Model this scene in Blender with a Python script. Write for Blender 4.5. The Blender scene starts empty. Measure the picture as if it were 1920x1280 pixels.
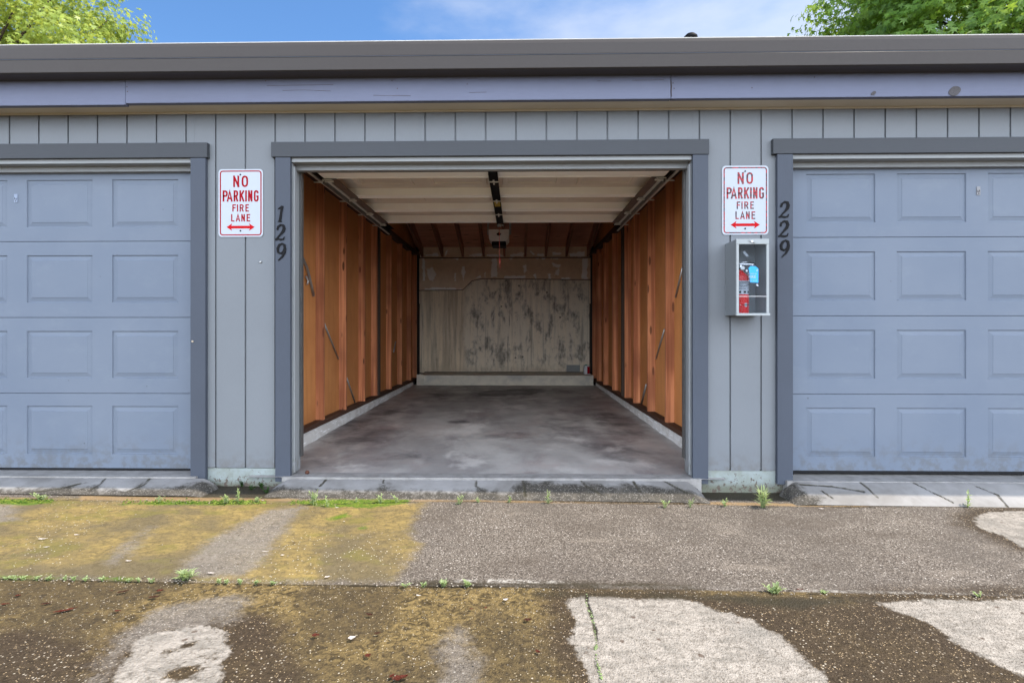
import bpy, bmesh, math, random
import numpy as np
from mathutils import Vector, Matrix
random.seed(7); rng = np.random.default_rng(7)
S = bpy.context.scene
COL = S.collection
R = math.radians

# ------------------------------------------------------------------ camera
CAM = (0.0, -3.7, 0.964); YAW = R(1.15); F = 1036.0; PX, PY = 947.0, 623.0
cd = bpy.data.cameras.new('camera'); cam = bpy.data.objects.new('camera', cd); COL.objects.link(cam)
cam.location = CAM; cam.rotation_euler = (R(90), 0, YAW)
cd.sensor_width = 36; cd.lens = 36 * F / 1920
cd.shift_x = (960 - PX) / 1920; cd.shift_y = -(640 - PY) / 1920
cd.clip_start = .05; cd.clip_end = 2000
S.camera = cam

# ------------------------------------------------------------------ world, sun, exposure
SUN = Vector((.47, -.037, .88)).normalized()
EL = math.asin(SUN.z); AZ = math.atan2(SUN.x, SUN.y)
w = bpy.data.worlds.new('World'); S.world = w; w.use_nodes = True
nt = w.node_tree; nt.nodes.clear()
out = nt.nodes.new('ShaderNodeOutputWorld'); bg = nt.nodes.new('ShaderNodeBackground')
sky = nt.nodes.new('ShaderNodeTexSky'); sky.sky_type = 'NISHITA'; sky.sun_disc = False
sky.sun_elevation = EL; sky.sun_rotation = AZ; sky.air_density = 1.0; sky.dust_density = .1; sky.ozone_density = 3.5
tc = nt.nodes.new('ShaderNodeTexCoord')
mp = nt.nodes.new('ShaderNodeMapping'); mp.inputs['Scale'].default_value = (1.1, 1.1, 2.6); mp.inputs['Location'].default_value = (.35, .2, .1)
no = nt.nodes.new('ShaderNodeTexNoise'); no.inputs['Scale'].default_value = 1.6; no.inputs['Detail'].default_value = 6; no.inputs['Roughness'].default_value = .5
dt = nt.nodes.new('ShaderNodeVectorMath'); dt.operation = 'DOT_PRODUCT'; dt.inputs[1].default_value = (.15, -.74, -.72)   # unseen cloud bank added on the side garages face, to light the stall
md = nt.nodes.new('ShaderNodeMath'); md.operation = 'ADD'
cr = nt.nodes.new('ShaderNodeMapRange'); cr.interpolation_type = 'SMOOTHSTEP'
cr.inputs['From Min'].default_value = .10; cr.inputs['From Max'].default_value = .80; cr.inputs['To Max'].default_value = .95
mx = nt.nodes.new('ShaderNodeMix'); mx.data_type = 'RGBA'; mx.inputs['B'].default_value = (21.5, 23.5, 26.5, 1)
L = nt.links.new
L(tc.outputs['Generated'], mp.inputs['Vector']); L(mp.outputs[0], no.inputs['Vector'])
L(tc.outputs['Generated'], dt.inputs[0]); L(dt.outputs['Value'], md.inputs[0]); L(no.outputs['Fac'], md.inputs[1])
L(md.outputs[0], cr.inputs['Value']); L(cr.outputs[0], mx.inputs['Factor'])
deep = nt.nodes.new('ShaderNodeMix'); deep.data_type = 'RGBA'; deep.blend_type = 'MULTIPLY'; deep.inputs['Factor'].default_value = 1; deep.inputs['B'].default_value = (.66, .86, 1.0, 1); L(sky.outputs[0], deep.inputs['A'])
n2 = nt.nodes.new('ShaderNodeTexNoise'); n2.inputs['Scale'].default_value = 3.2; n2.inputs['Detail'].default_value = 7; n2.inputs['Roughness'].default_value = .55; L(mp.outputs[0], n2.inputs['Vector'])
d2 = nt.nodes.new('ShaderNodeVectorMath'); d2.operation = 'DOT_PRODUCT'; d2.inputs[1].default_value = (.72, .22, .0); L(tc.outputs['Generated'], d2.inputs[0])
a2 = nt.nodes.new('ShaderNodeMath'); a2.operation = 'ADD'; L(d2.outputs['Value'], a2.inputs[0]); L(n2.outputs['Fac'], a2.inputs[1])
r2_ = nt.nodes.new('ShaderNodeMapRange'); r2_.interpolation_type = 'SMOOTHSTEP'; r2_.inputs['From Min'].default_value = .55; r2_.inputs['From Max'].default_value = 1.05; r2_.inputs['To Max'].default_value = .62; L(a2.outputs[0], r2_.inputs['Value'])
thin = nt.nodes.new('ShaderNodeMix'); thin.data_type = 'RGBA'; thin.inputs['B'].default_value = (4.3, 4.5, 4.9, 1); L(r2_.outputs[0], thin.inputs['Factor']); L(deep.outputs['Result'], thin.inputs['A'])
L(thin.outputs['Result'], mx.inputs['A'])
L(mx.outputs['Result'], bg.inputs['Color']); L(bg.outputs[0], out.inputs[0])
bg.inputs['Strength'].default_value = .09
sd = bpy.data.lights.new('sun', 'SUN'); sd.energy = 3.0; sd.angle = R(.5); sd.color = (1, .92, .80)
so = bpy.data.objects.new('sun', sd); COL.objects.link(so); so.rotation_euler = SUN.to_track_quat('Z', 'Y').to_euler()
S.view_settings.view_transform = 'Standard'; S.view_settings.look = 'None'; S.view_settings.gamma = 1
S.view_settings.exposure = 1.36
S.cycles.max_bounces = 12; S.cycles.diffuse_bounces = 8

# ------------------------------------------------------------------ measuring helpers: photograph reading -> metres
def ray(px, py):
    u = (px - PX) / F; v = (PY - py) / F
    return (u * math.cos(YAW) - math.sin(YAW), u * math.sin(YAW) + math.cos(YAW), v)
def at(px, py, Y):                     # point on the plane y = Y
    d = ray(px, py); t = (Y - CAM[1]) / d[1]
    return (CAM[0] + d[0] * t, CAM[2] + d[2] * t)
def gz(x): return -.088 - .0066 * max(-6, min(6, x))
def gnd(px, py, z=None):               # point on the ground
    d = ray(px, py); zz = -.09
    for _ in range(4):
        t = (zz - CAM[2]) / d[2]; x = d[0] * t
        zz = gz(x) if z is None else z
    return (CAM[0] + d[0] * t, CAM[1] + d[1] * t)

# ------------------------------------------------------------------ object helpers
def tag(o, label=None, cat=None, group=None, kind=None):
    if label: o['label'] = label
    if cat: o['category'] = cat
    if group: o['group'] = group
    if kind: o['kind'] = kind
    return o
def empty(name, loc, label, cat, group=None):
    o = bpy.data.objects.new(name, None); COL.objects.link(o); o.location = loc
    o.empty_display_size = .1
    return tag(o, label, cat, group)
class MB:
    def __init__(s): s.bm = bmesh.new()
    def box(s, x0, x1, y0, y1, z0, z1, bev=0, mi=0):
        r = bmesh.ops.create_cube(s.bm, size=1)
        vs = r['verts']
        for v in vs:
            v.co = Vector(((x0 + x1) / 2 + v.co.x * (x1 - x0), (y0 + y1) / 2 + v.co.y * (y1 - y0), (z0 + z1) / 2 + v.co.z * (z1 - z0)))
        es = {e for v in vs for e in v.link_edges}
        if bev: bmesh.ops.bevel(s.bm, geom=list(es), offset=bev, segments=2, affect='EDGES', profile=.5)
        elif mi:
            for f in {f for v in vs for f in v.link_faces}: f.material_index = mi
        return s
    def poly(s, pts, y0, y1, mi=0, axis='y'):   # prism: pts (a,b) extruded along axis
        n = len(pts)
        def P(a, b, c):
            return {'y': (a, c, b), 'x': (c, a, b), 'z': (a, b, c)}[axis]
        A = [s.bm.verts.new(P(a, b, y0)) for a, b in pts]; B = [s.bm.verts.new(P(a, b, y1)) for a, b in pts]
        fs = [s.bm.faces.new(A), s.bm.faces.new(B[::-1])]
        for i in range(n): fs.append(s.bm.faces.new((A[i], B[i], B[(i + 1) % n], A[(i + 1) % n])))
        for f in fs: f.material_index = mi
        return s
    def tube(s, pts, rad, seg=10, cap=True, mi=0):
        pts = [Vector(p) for p in pts]; rings = []
        rads = rad if isinstance(rad, (list, tuple)) else [rad] * len(pts)
        up = None
        for i, p in enumerate(pts):
            d = (pts[min(i + 1, len(pts) - 1)] - pts[max(i - 1, 0)]).normalized()
            if up is None: up = Vector((0, 0, 1)) if abs(d.z) < .9 else Vector((1, 0, 0))
            a = d.cross(up).normalized(); b = a.cross(d).normalized(); up = b
            rings.append([s.bm.verts.new(p + (a * math.cos(t) + b * math.sin(t)) * rads[i]) for t in [2 * math.pi * k / seg for k in range(seg)]])
        fs = []
        for i in range(len(rings) - 1):
            for k in range(seg):
                fs.append(s.bm.faces.new((rings[i][k], rings[i][(k + 1) % seg], rings[i + 1][(k + 1) % seg], rings[i + 1][k])))
        for f in fs: f.smooth = True
        if cap:
            fs.append(s.bm.faces.new(rings[0])); fs.append(s.bm.faces.new(rings[-1][::-1]))
        for f in fs: f.material_index = mi
        return s
    def lathe(s, c, prof, seg=28, mi=0):       # prof: (r, z) about vertical axis at c
        rings = [[s.bm.verts.new((c[0] + max(r, 1e-4) * math.cos(2 * math.pi * k / seg), c[1] + max(r, 1e-4) * math.sin(2 * math.pi * k / seg), c[2] + z)) for k in range(seg)] for r, z in prof]
        for A, B in zip(rings[:-1], rings[1:]):
            for k in range(seg):
                f = s.bm.faces.new((A[k], A[(k + 1) % seg], B[(k + 1) % seg], B[k])); f.smooth = True; f.material_index = mi
        return s
    def build(s, name, mat, parent=None, shift=None):
        bmesh.ops.recalc_face_normals(s.bm, faces=s.bm.faces)
        if shift: bmesh.ops.translate(s.bm, verts=s.bm.verts, vec=[-c for c in shift])
        me = bpy.data.meshes.new(name); s.bm.to_mesh(me); s.bm.free()
        for m in (mat if isinstance(mat, list) else [mat]): me.materials.append(m)
        o = bpy.data.objects.new(name, me); COL.objects.link(o)
        if parent: o.parent = parent
        elif shift: o.location = shift
        return o
def raw(name, verts, faces, mat, parent=None, smooth=False):
    me = bpy.data.meshes.new(name); me.from_pydata(verts, [], faces); me.update()
    me.materials.append(mat)
    if smooth: me.polygons.foreach_set('use_smooth', [True] * len(me.polygons))
    o = bpy.data.objects.new(name, me); COL.objects.link(o)
    if parent: o.parent = parent
    return o
def grid(name, us, vs, fn, mat, attrs=None, parent=None, smooth=True):
    U, V = np.meshgrid(np.array(us), np.array(vs)); X, Y, Z = fn(U, V)
    X, Y, Z = [np.broadcast_to(a, U.shape).astype(float) for a in (X, Y, Z)]
    co = np.stack([X, Y, Z], -1).reshape(-1, 3); nu, nv = len(us), len(vs)
    i = np.arange(nu * nv).reshape(nv, nu)
    q = np.stack([i[:-1, :-1], i[:-1, 1:], i[1:, 1:], i[1:, :-1]], -1).reshape(-1, 4)
    me = bpy.data.meshes.new(name)
    me.vertices.add(len(co)); me.vertices.foreach_set('co', co.ravel())
    me.loops.add(q.size); me.loops.foreach_set('vertex_index', q.ravel())
    me.polygons.add(len(q)); me.polygons.foreach_set('loop_start', np.arange(0, q.size, 4)); me.polygons.foreach_set('loop_total', np.full(len(q), 4))
    me.update(); me.validate()
    if smooth: me.polygons.foreach_set('use_smooth', np.ones(len(q), bool))
    for k, f in (attrs or {}).items():
        a = me.attributes.new(k, 'FLOAT', 'POINT'); a.data.foreach_set('value', f(U.ravel(), V.ravel()).astype(np.float32))
    me.materials.append(mat)
    o = bpy.data.objects.new(name, me); COL.objects.link(o)
    if parent: o.parent = parent
    return o
def sdf(polys, x, y, holes=()):         # signed distance, negative inside
    best = np.full(len(x), 9.)
    def one(poly):
        d = np.full(len(x), 1e9); ins = np.zeros(len(x), bool); n = len(poly)
        for i in range(n):
            ax, ay = poly[i]; bx, by = poly[(i + 1) % n]; ex, ey = bx - ax, by - ay
            t = np.clip(((x - ax) * ex + (y - ay) * ey) / (ex * ex + ey * ey + 1e-12), 0, 1)
            d = np.minimum(d, np.hypot(x - ax - t * ex, y - ay - t * ey))
            c = ((ay > y) != (by > y))
            with np.errstate(divide='ignore', invalid='ignore'):
                xi = ex * (y - ay) / (ey if ey else 1e-12) + ax
            ins ^= c & (x < xi)
        return np.where(ins, -d, d)
    for p in polys: best = np.minimum(best, one(p))
    for h in holes: best = np.maximum(best, -one(h))
    return np.clip(best, -2, 2)
def ldist(lines, x, y):                 # distance to polylines
    d = np.full(len(x), 9.)
    for ln in lines:
        for (ax, ay), (bx, by) in zip(ln[:-1], ln[1:]):
            ex, ey = bx - ax, by - ay
            t = np.clip(((x - ax) * ex + (y - ay) * ey) / (ex * ex + ey * ey + 1e-12), 0, 1)
            d = np.minimum(d, np.hypot(x - ax - t * ex, y - ay - t * ey))
    return np.clip(d, 0, 2)

# ------------------------------------------------------------------ material helpers
class G:
    def __init__(s, name, rough=.6, spec=.4):
        s.m = bpy.data.materials.new(name); s.m.use_nodes = True; s.t = s.m.node_tree
        s.b = s.t.nodes['Principled BSDF']; s.b.inputs['Roughness'].default_value = rough
        s.b.inputs['Specular IOR Level'].default_value = spec
        s.tc = s.t.nodes.new('ShaderNodeTexCoord'); s._g = None
    def put(s, sock, v):
        if isinstance(v, bpy.types.NodeSocket): s.t.links.new(v, sock)
        elif isinstance(v, (tuple, list)) and len(v) == 3 and sock.type == 'RGBA': sock.default_value = (*v, 1)
        else: sock.default_value = v
    def pos(s, scale=(1, 1, 1), loc=(0, 0, 0), rnd=False):
        n = s.t.nodes.new('ShaderNodeMapping'); n.inputs['Scale'].default_value = scale; n.inputs['Location'].default_value = loc
        s.t.links.new(s.tc.outputs['Object'], n.inputs[0])
        if rnd:
            oi = s.t.nodes.new('ShaderNodeObjectInfo'); a = s.t.nodes.new('ShaderNodeVectorMath'); a.operation = 'MULTIPLY_ADD'
            s.t.links.new(oi.outputs['Random'], a.inputs[0]); a.inputs[1].default_value = (37, 53, 71); s.t.links.new(n.outputs[0], a.inputs[2]); return a.outputs[0]
        return n.outputs[0]
    def rnd(s):
        return s.t.nodes.new('ShaderNodeObjectInfo').outputs['Random']
    def noise(s, scale, detail=4, rough=.5, v=None, out='Fac', dist=0):
        n = s.t.nodes.new('ShaderNodeTexNoise'); n.inputs['Scale'].default_value = scale; n.inputs['Detail'].default_value = detail
        n.inputs['Roughness'].default_value = rough; n.inputs['Distortion'].default_value = dist
        s.t.links.new(v or s.pos(), n.inputs['Vector']); return n.outputs[out]
    def voro(s, scale, v=None, out='Distance', feature='F1', rnd=1):
        n = s.t.nodes.new('ShaderNodeTexVoronoi'); n.inputs['Scale'].default_value = scale; n.feature = feature
        n.inputs['Randomness'].default_value = rnd
        s.t.links.new(v or s.pos(), n.inputs['Vector']); return n.outputs[out]
    def attr(s, name):
        n = s.t.nodes.new('ShaderNodeAttribute'); n.attribute_name = name; return n.outputs['Fac']
    def math(s, op, a, b=0., c=0.):
        n = s.t.nodes.new('ShaderNodeMath'); n.operation = op; s.put(n.inputs[0], a); s.put(n.inputs[1], b)
        if op == 'MULTIPLY_ADD': s.put(n.inputs[2], c)
        return n.outputs[0]
    def rng(s, v, a, b, c=0., d=1., smooth=True):
        n = s.t.nodes.new('ShaderNodeMapRange'); n.interpolation_type = 'SMOOTHSTEP' if smooth else 'LINEAR'
        s.put(n.inputs['Value'], v)
        for k, x in zip(('From Min', 'From Max', 'To Min', 'To Max'), (a, b, c, d)): n.inputs[k].default_value = x
        return n.outputs[0]
    def mix(s, f, a, b, mode='MIX'):
        n = s.t.nodes.new('ShaderNodeMix'); n.data_type = 'RGBA'; n.blend_type = mode
        s.put(n.inputs['Factor'], f); s.put(n.inputs['A'], a); s.put(n.inputs['B'], b); return n.outputs['Result']
    def sep(s, v):
        n = s.t.nodes.new('ShaderNodeSeparateXYZ'); s.t.links.new(v, n.inputs[0]); return n.outputs
    def edge(s, name, nz, amp, wd):     # ragged mask from a signed-distance attribute: 1 inside
        a = s.math('MULTIPLY_ADD', s.math('SUBTRACT', nz, .5), amp, s.attr(name)); return s.rng(a, -wd, wd, 1, 0)
    def bump(s, h, dist=.01, strength=1):
        n = s.t.nodes.new('ShaderNodeBump'); n.inputs['Distance'].default_value = dist; n.inputs['Strength'].default_value = strength
        s.put(n.inputs['Height'], h); s.t.links.new(n.outputs[0], s.b.inputs['Normal'])
    def done(s, col=None, rough=None, metal=None):
        if col is not None: s.put(s.b.inputs['Base Color'], col)
        if rough is not None: s.put(s.b.inputs['Roughness'], rough)
        if metal is not None: s.b.inputs['Metallic'].default_value = metal
        return s.m
def hexc(r, g, b):                      # sRGB 0-255 -> linear
    f = lambda c: (c / 255 / 12.92) if c / 255 <= .04045 else ((c / 255 + .055) / 1.055) ** 2.4
    return (f(r), f(g), f(b))
def sc(c, k): return tuple(min(1, x * k) for x in c)
def paint(name, col, rough=.55, var=.12, grain=None, dirt=0, bumpd=.0006):
    g = G(name, rough + .08, .14)
    n1 = g.noise(1.6, 5, .6); n2 = g.noise(40, 3, .6, g.pos(grain) if grain else None)
    c = g.mix(g.rng(n1, .3, .7), sc(col, 1 - var), sc(col, 1 + var * .6))
    c = g.mix(g.rng(n2, .35, .75, 0, .18), c, sc(col, .75))
    if dirt:
        z = g.sep(g.pos())['Z']
        m = g.math('MULTIPLY', g.rng(z, -.05, .22, dirt, 0), g.rng(g.noise(18, 5, .65), .42, .62))
        c = g.mix(m, c, (.10, .08, .055))
    g.bump(n2, bumpd, .8)
    return g.done(c, g.rng(n1, .2, .8, rough - .08, rough + .1))
def flat(name, col, rough=.5, metal=0, var=.08, sc_=25, spec=.15):
    g = G(name, rough, spec); n = g.noise(sc_, 4, .6)
    return g.done(g.mix(n, sc(col, 1 - var * 2), sc(col, 1 + var)), None, metal)

LIGHT = (.156, .168, .182); TRIM = (.060, .069, .088); FASC = (.122, .134, .192)
M = {}
M['siding'] = paint('siding_paint', LIGHT, .6, .05, (8, 8, .8), dirt=.5)
M['jamb'] = paint('jamb_paint', (.235, .245, .252), .5, .06, (6, 6, 1), dirt=.5)
M['trim'] = paint('trim_paint', TRIM, .55, .08, (6, 6, .7))
M['trimh'] = paint('header_trim_paint', (.052, .056, .063), .55, .08, (.5, 6, 6))
M['fascia'] = paint('fascia_paint', FASC, .5, .07, (.35, 8, 8), bumpd=.001)
M['soffit'] = paint('soffit_paint', (.50, .45, .37), .65, .08, (.4, 8, 8))
M['gutter'] = paint('gutter_enamel', (.055, .048, .045), .4, .05)
g = G('painted_door_steel', .5, .14)
n1 = g.noise(1.3, 5, .6); n2 = g.noise(5, 6, .7, g.pos((1, 1, 1.6))); zz = g.sep(g.pos())['Z']
c = g.mix(g.rng(n1, .35, .65), (.122, .147, .190), (.135, .159, .200)); c = g.mix(g.rng(n2, .52, .72, 0, .22), c, (.165, .192, .226))
c = g.mix(g.math('MULTIPLY', g.rng(zz, .0, .30, .55, 0), g.rng(g.noise(14, 6, .7), .45, .62)), c, (.10, .095, .085))
sp = g.voro(9, out='Color'); spx = g.sep(sp)['X']; spd = g.voro(9)
c = g.mix(g.math('MULTIPLY', g.math('MULTIPLY', g.rng(spx, .80, .82), g.rng(spd, .035, .06, 1, 0)), g.rng(zz, .1, .9, 1, .25)), c, (.05, .045, .04))
g.bump(g.noise(2.2, 3, .5), .006, .35); M['door'] = g.done(c)
M['found'] = None
M['black'] = flat('black_metal', (.009, .009, .01), .6, 0, spec=.08)
M['blackplastic'] = flat('black_rubber', (.012, .012, .013), .7)
M['steel'] = flat('galvanised_steel', (.42, .42, .42), .38, .85)
M['chrome'] = flat('chrome', (.7, .7, .72), .2, 1)
M['darksteel'] = flat('dark_track_steel', (.16, .155, .15), .45, .6, .2)
M['lightsteel'] = flat('light_steel', (.52, .50, .46), .6, 0)
M['whiteplastic'] = flat('white_plastic', (.7, .7, .68), .4)
M['red'] = flat('red_sheeting', (.26, .004, .010), .5, 0, .1, spec=.05)
M['signwhite'] = flat('white_sheeting', (.36, .39, .43), .35, 0, .03, 6)
M['rope'] = flat('red_rope', (.6, .13, .11), .8)

# foundation: painted concrete with chipped spots
g = G('painted_concrete', .8)
n = g.noise(9, 6, .65); z = g.sep(g.pos())['Z']
chips = g.rng(g.math('ADD', g.noise(38, 4, .7), g.rng(z, -.07, .05, .12, 0)), .62, .70)
c = g.mix(g.rng(n, .35, .7), (.24, .275, .27), (.19, .21, .185))
c = g.mix(g.rng(z, -.075, -.02, .75, 0), c, (.10, .10, .06))
c = g.mix(chips, c, (.09, .07, .055)); g.bump(g.noise(60, 5, .7), .003); M['found'] = g.done(c)

# woods
def wood(name, c1, c2, c3, axis='z', knots=1., rough=.7):
    g = G(name, rough, .2)
    st = {'z': (20, 20, .45), 'x': (.6, 14, 14), 'y': (14, .6, 14)}[axis]
    v = g.pos(st, rnd=True); n = g.noise(1.3, 6, .62, v, dist=.15); fine = g.noise(7, 4, .65, v)
    c = g.mix(g.rng(n, .38, .62), c1, c2)
    c = g.mix(g.rng(fine, .48, .75, 0, .38), c, c3)
    kst = {'z': (11, 11, 2.8), 'x': (2.5, 11, 11), 'y': (11, 2.5, 11)}[axis]
    k = g.voro(1.0, g.pos(kst, rnd=True)); km = g.rng(k, .10, .17, 1, 0)
    c = g.mix(g.math('MULTIPLY', km, knots * .85), c, sc(c3, .25))
    r = g.rnd(); c = g.mix(g.rng(r, 0, 1, 0, .45, False), c, sc(c1, .42), 'MIX')
    big = g.noise(1.1, 3, .5, g.pos((1, 1, 1), rnd=True)); c = g.mix(g.rng(big, .45, .66, 0, .6), c, sc(c3, 1.1))
    g.bump(n, .0015, .6); return g.done(c)
M['stud'] = wood('redwood_stud', (.72, .30, .14), (.38, .125, .055), (.17, .055, .028))
M['plate'] = wood('dark_plate', (.10, .05, .03), (.06, .03, .02), (.04, .02, .015), 'y', .3)
M['rafter'] = wood('rafter_wood', (.40, .19, .12), (.30, .13, .08), (.18, .08, .055), 'y', .6)
M['deck'] = wood('roof_deck_wood', (.70, .34, .22), (.55, .25, .16), (.32, .13, .09), 'x', .8)
M['oldpost'] = wood('weathered_post', (.09, .06, .045), (.06, .04, .03), (.04, .025, .02), 'z', .2)
g = G('tan_sheathing', .8, .2)
n = g.noise(1.2, 5, .6); n2 = g.noise(3, 4, .6, g.pos((1, 6, .5)))
c = g.mix(g.rng(n, .3, .7), (.57, .245, .085), (.43, .17, .058)); c = g.mix(g.rng(n2, .45, .75, 0, .5), c, (.38, .155, .045))
M['sheath'] = g.done(c)
M['drywall'] = flat('drywall_paper', (.36, .27, .19), .85)

# garage floor
g = G('garage_floor_concrete', .5, .3)
nz = g.noise(3.0, 6, .65, dist=.4); nb = g.noise(1.5, 5, .6, g.pos((1, .55, 1)), dist=.4)
c = g.mix(g.rng(nb, .38, .62), (.40, .38, .355), (.255, .238, .225))
c = g.mix(g.rng(g.noise(2.0, 6, .65, g.pos((1, .5, 1), (4, 2, 0))), .48, .66, 0, .75), c, (.17, .15, .15))
c = g.mix(g.rng(g.noise(2.4, 5, .6, g.pos((1, .6, 1), (9, 5, 0))), .54, .68, 0, .6), c, (.60, .57, .53))
c = g.mix(g.rng(g.noise(1.1, 4, .6, g.pos((1, .8, 1), (2, 9, 0))), .5, .68, 0, .35), c, (.26, .17, .15))
st = g.math('MULTIPLY_ADD', g.math('SUBTRACT', nz, .5), 1.3, g.attr('stain')); st = g.rng(st, .18, .75)
c = g.mix(g.math('MULTIPLY', st, .92), c, (.06, .053, .055))
c = g.mix(g.rng(g.noise(70, 3, .6), .55, .8, 0, .3), c, (.20, .185, .175))
g.bump(g.noise(30, 5, .6), .001, .6)
M['floor'] = g.done(c, g.rng(nz, .3, .7, .32, .6))
g = G('lime_streaked_curb', .75)
n = g.noise(7, 6, .65, dist=.5); c = g.mix(g.rng(n, .4, .6), (.50, .48, .45), (.60, .59, .57))
c = g.mix(g.rng(g.noise(5, 6, .7, g.pos((3, .5, 8)), dist=1.5), .56, .64), c, (.85, .86, .88)); g.bump(n, .008)
M['curb'] = g.done(c)
g = G('back_step_concrete', .8)
n = g.noise(5, 6, .65, g.pos((1, 1, 1.5)), dist=.5); c = g.mix(g.rng(n, .35, .65), (.62, .57, .46), (.50, .46, .38))
c = g.mix(g.rng(g.noise(2, 5, .6), .52, .65, 0, .7), c, (.36, .35, .32)); g.bump(n, .004); M['step'] = g.done(c)

# back wall board (lower, stained) and upper drywall with joint compound
g = G('stained_wall_board', .8)
stn = g.noise(1.3, 6, .62, g.pos((7, 1, .45)), dist=.3); blot = g.noise(3.2, 7, .68, g.pos((1.6, 1, .8)), dist=.25); fineb = g.noise(14, 6, .7, g.pos((1.5, 1, .7)))
c = g.mix(g.rng(stn, .36, .64), (.78, .65, .47), (.50, .40, .28))
ge = g.edge('greyside', blot, .25, .07)
c = g.mix(g.math('MULTIPLY', ge, g.rng(stn, .3, .6, .5, .95)), c, (.74, .655, .52))
c = g.mix(g.math('MULTIPLY', g.rng(blot, .47, .62, 0, .85), g.math('MULTIPLY', ge, g.rng(fineb, .35, .6, .45, 1))), c, (.11, .10, .09))
c = g.mix(g.rng(fineb, .55, .72, 0, .5), c, (.25, .21, .16))
c = g.mix(g.rng(g.noise(1.6, 5, .65, g.pos((9, 1, .3), (7, 0, 0))), .54, .70, 0, .6), c, (.80, .70, .54))
c = g.mix(g.rng(g.noise(1.8, 5, .65, g.pos((8, 1, .35), (2, 0, 4))), .52, .68, 0, .55), c, (.20, .17, .13))
zz = g.sep(g.pos())['Z']; c = g.mix(g.math('MULTIPLY', g.rng(zz, .22, .42, .75, 0), g.rng(fineb, .3, .6)), c, (.52, .44, .31))
sp = g.voro(1, g.pos((4.2, 1, 4.4))); c = g.mix(g.math('MULTIPLY', g.rng(sp, .05, .10, .8, 0), ge), c, (.05, .045, .04))
c = g.mix(g.rng(g.math('MULTIPLY_ADD', g.math('SUBTRACT', fineb, .5), .03, g.attr('seam')), .0, .014, .85, 0), c, (.08, .07, .055))
M['board'] = g.done(c)
g = G('drywall_joint_compound', .85)
n = g.noise(9, 6, .65, dist=.6); c = g.mix(g.rng(n, .3, .7), (.76, .60, .44), (.66, .51, .37))
m = g.edge('mud', n, .10, .012); c = g.mix(g.math('MULTIPLY', m, g.rng(n, .2, .5, .8, 1)), c, (.97, .95, .91)); M['mud'] = g.done(c)

# apron concrete
g = G('apron_concrete', .8, .12)
n = g.noise(16, 7, .68, dist=.3); nl = g.noise(3, 5, .6)
peb = g.voro(230, out='Color'); pebr = g.sep(peb)['X']
c = g.mix(g.rng(nl, .35, .7), (.25, .24, .232), (.16, .15, .14)); c = g.mix(g.rng(n, .55, .75, 0, .35), c, (.2, .19, .18))
dirt = g.math('MULTIPLY', g.edge('dirt', n, .16, .032), .9)
dcol = g.mix(g.rng(pebr, .90, .93), g.mix(g.rng(n, .4, .7), (.028, .024, .018), (.07, .06, .046)), (.17, .155, .135)); c = g.mix(dirt, c, dcol)
c = g.mix(g.rng(g.math('MULTIPLY_ADD', g.math('SUBTRACT', n, .5), -.03, g.attr('crack')), .002, .013, .95, 0), c, (.045, .04, .028))
c = g.mix(g.math('MULTIPLY', g.edge('pale', n, .05, .02), .8), c, (.62, .60, .56))
g.bump(g.math('ADD', g.math('MULTIPLY', g.rng(g.attr('crack'), 0, .012), .6), g.math('MULTIPLY', n, .4)), .012, .9); M['apron'] = g.done(c)

# pavement
g = G('stained_pavement', .85, .12)
p = g.pos(); nw = g.noise(7, 7, .68, dist=.5); nb = g.noise(1.7, 5, .6, dist=.4); nf = g.noise(55, 4, .65)
nwf = g.math('MULTIPLY_ADD', g.math('SUBTRACT', nf, .5), .45, nw)
va = g.voro(95, out='Color'); s1 = g.sep(va); vd = g.voro(95)
vb = g.voro(150, out='Color'); s2 = g.sep(vb); vd2 = g.voro(150)
wn = g.voro(60, out='Color'); s3 = g.sep(wn); vd3 = g.voro(60)
swirl = g.noise(26, 6, .68, dist=1.3)
streak = g.noise(9, 6, .65, g.pos((1, 2.6, 1)), dist=.8)
# exposed aggregate (grey upper strip)
s2m = g.math('MULTIPLY_ADD', g.math('SUBTRACT', g.noise(5, 5, .6, dist=.3), .5), .9, s2['X'])
fine2 = g.noise(120, 4, .8)
grey = g.mix(g.rng(fine2, .38, .60), (.165, .140, .117), (.082, .068, .055))
grey = g.mix(g.math('MULTIPLY', g.rng(s2m, .34, .62), g.rng(vd2, .30, .52, 1, 0)), grey, g.mix(s2['Y'], (.33, .29, .25), (.19, .165, .14)))
grey = g.mix(g.math('MULTIPLY', g.rng(s1['Y'], .78, .86), g.rng(vd, .2, .42, 1, 0)), grey, g.mix(s1['Z'], (.56, .52, .47), (.32, .28, .24)))
grey = g.mix(g.math('MULTIPLY', g.rng(s3['Y'], .88, .9), g.rng(vd3, .12, .3, 1, 0)), grey, g.mix(s3['Z'], (.50, .46, .41), (.26, .23, .20)))
grey = g.mix(g.math('MULTIPLY', g.rng(s2['Z'], .62, .8), .8), grey, (.045, .036, .029))
dg = g.noise(2.4, 6, .62, g.pos((.8, 1.7, 1), (1, 1, 0)), dist=.4)
grey = g.mix(g.rng(nb, .42, .62, 0, .32), grey, (.082, .070, .060)); grey = g.mix(g.rng(dg, .52, .68, 0, .45), grey, (.075, .06, .047)); grey = g.mix(g.rng(dg, .46, .32, 0, .28), grey, (.26, .22, .18))
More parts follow.
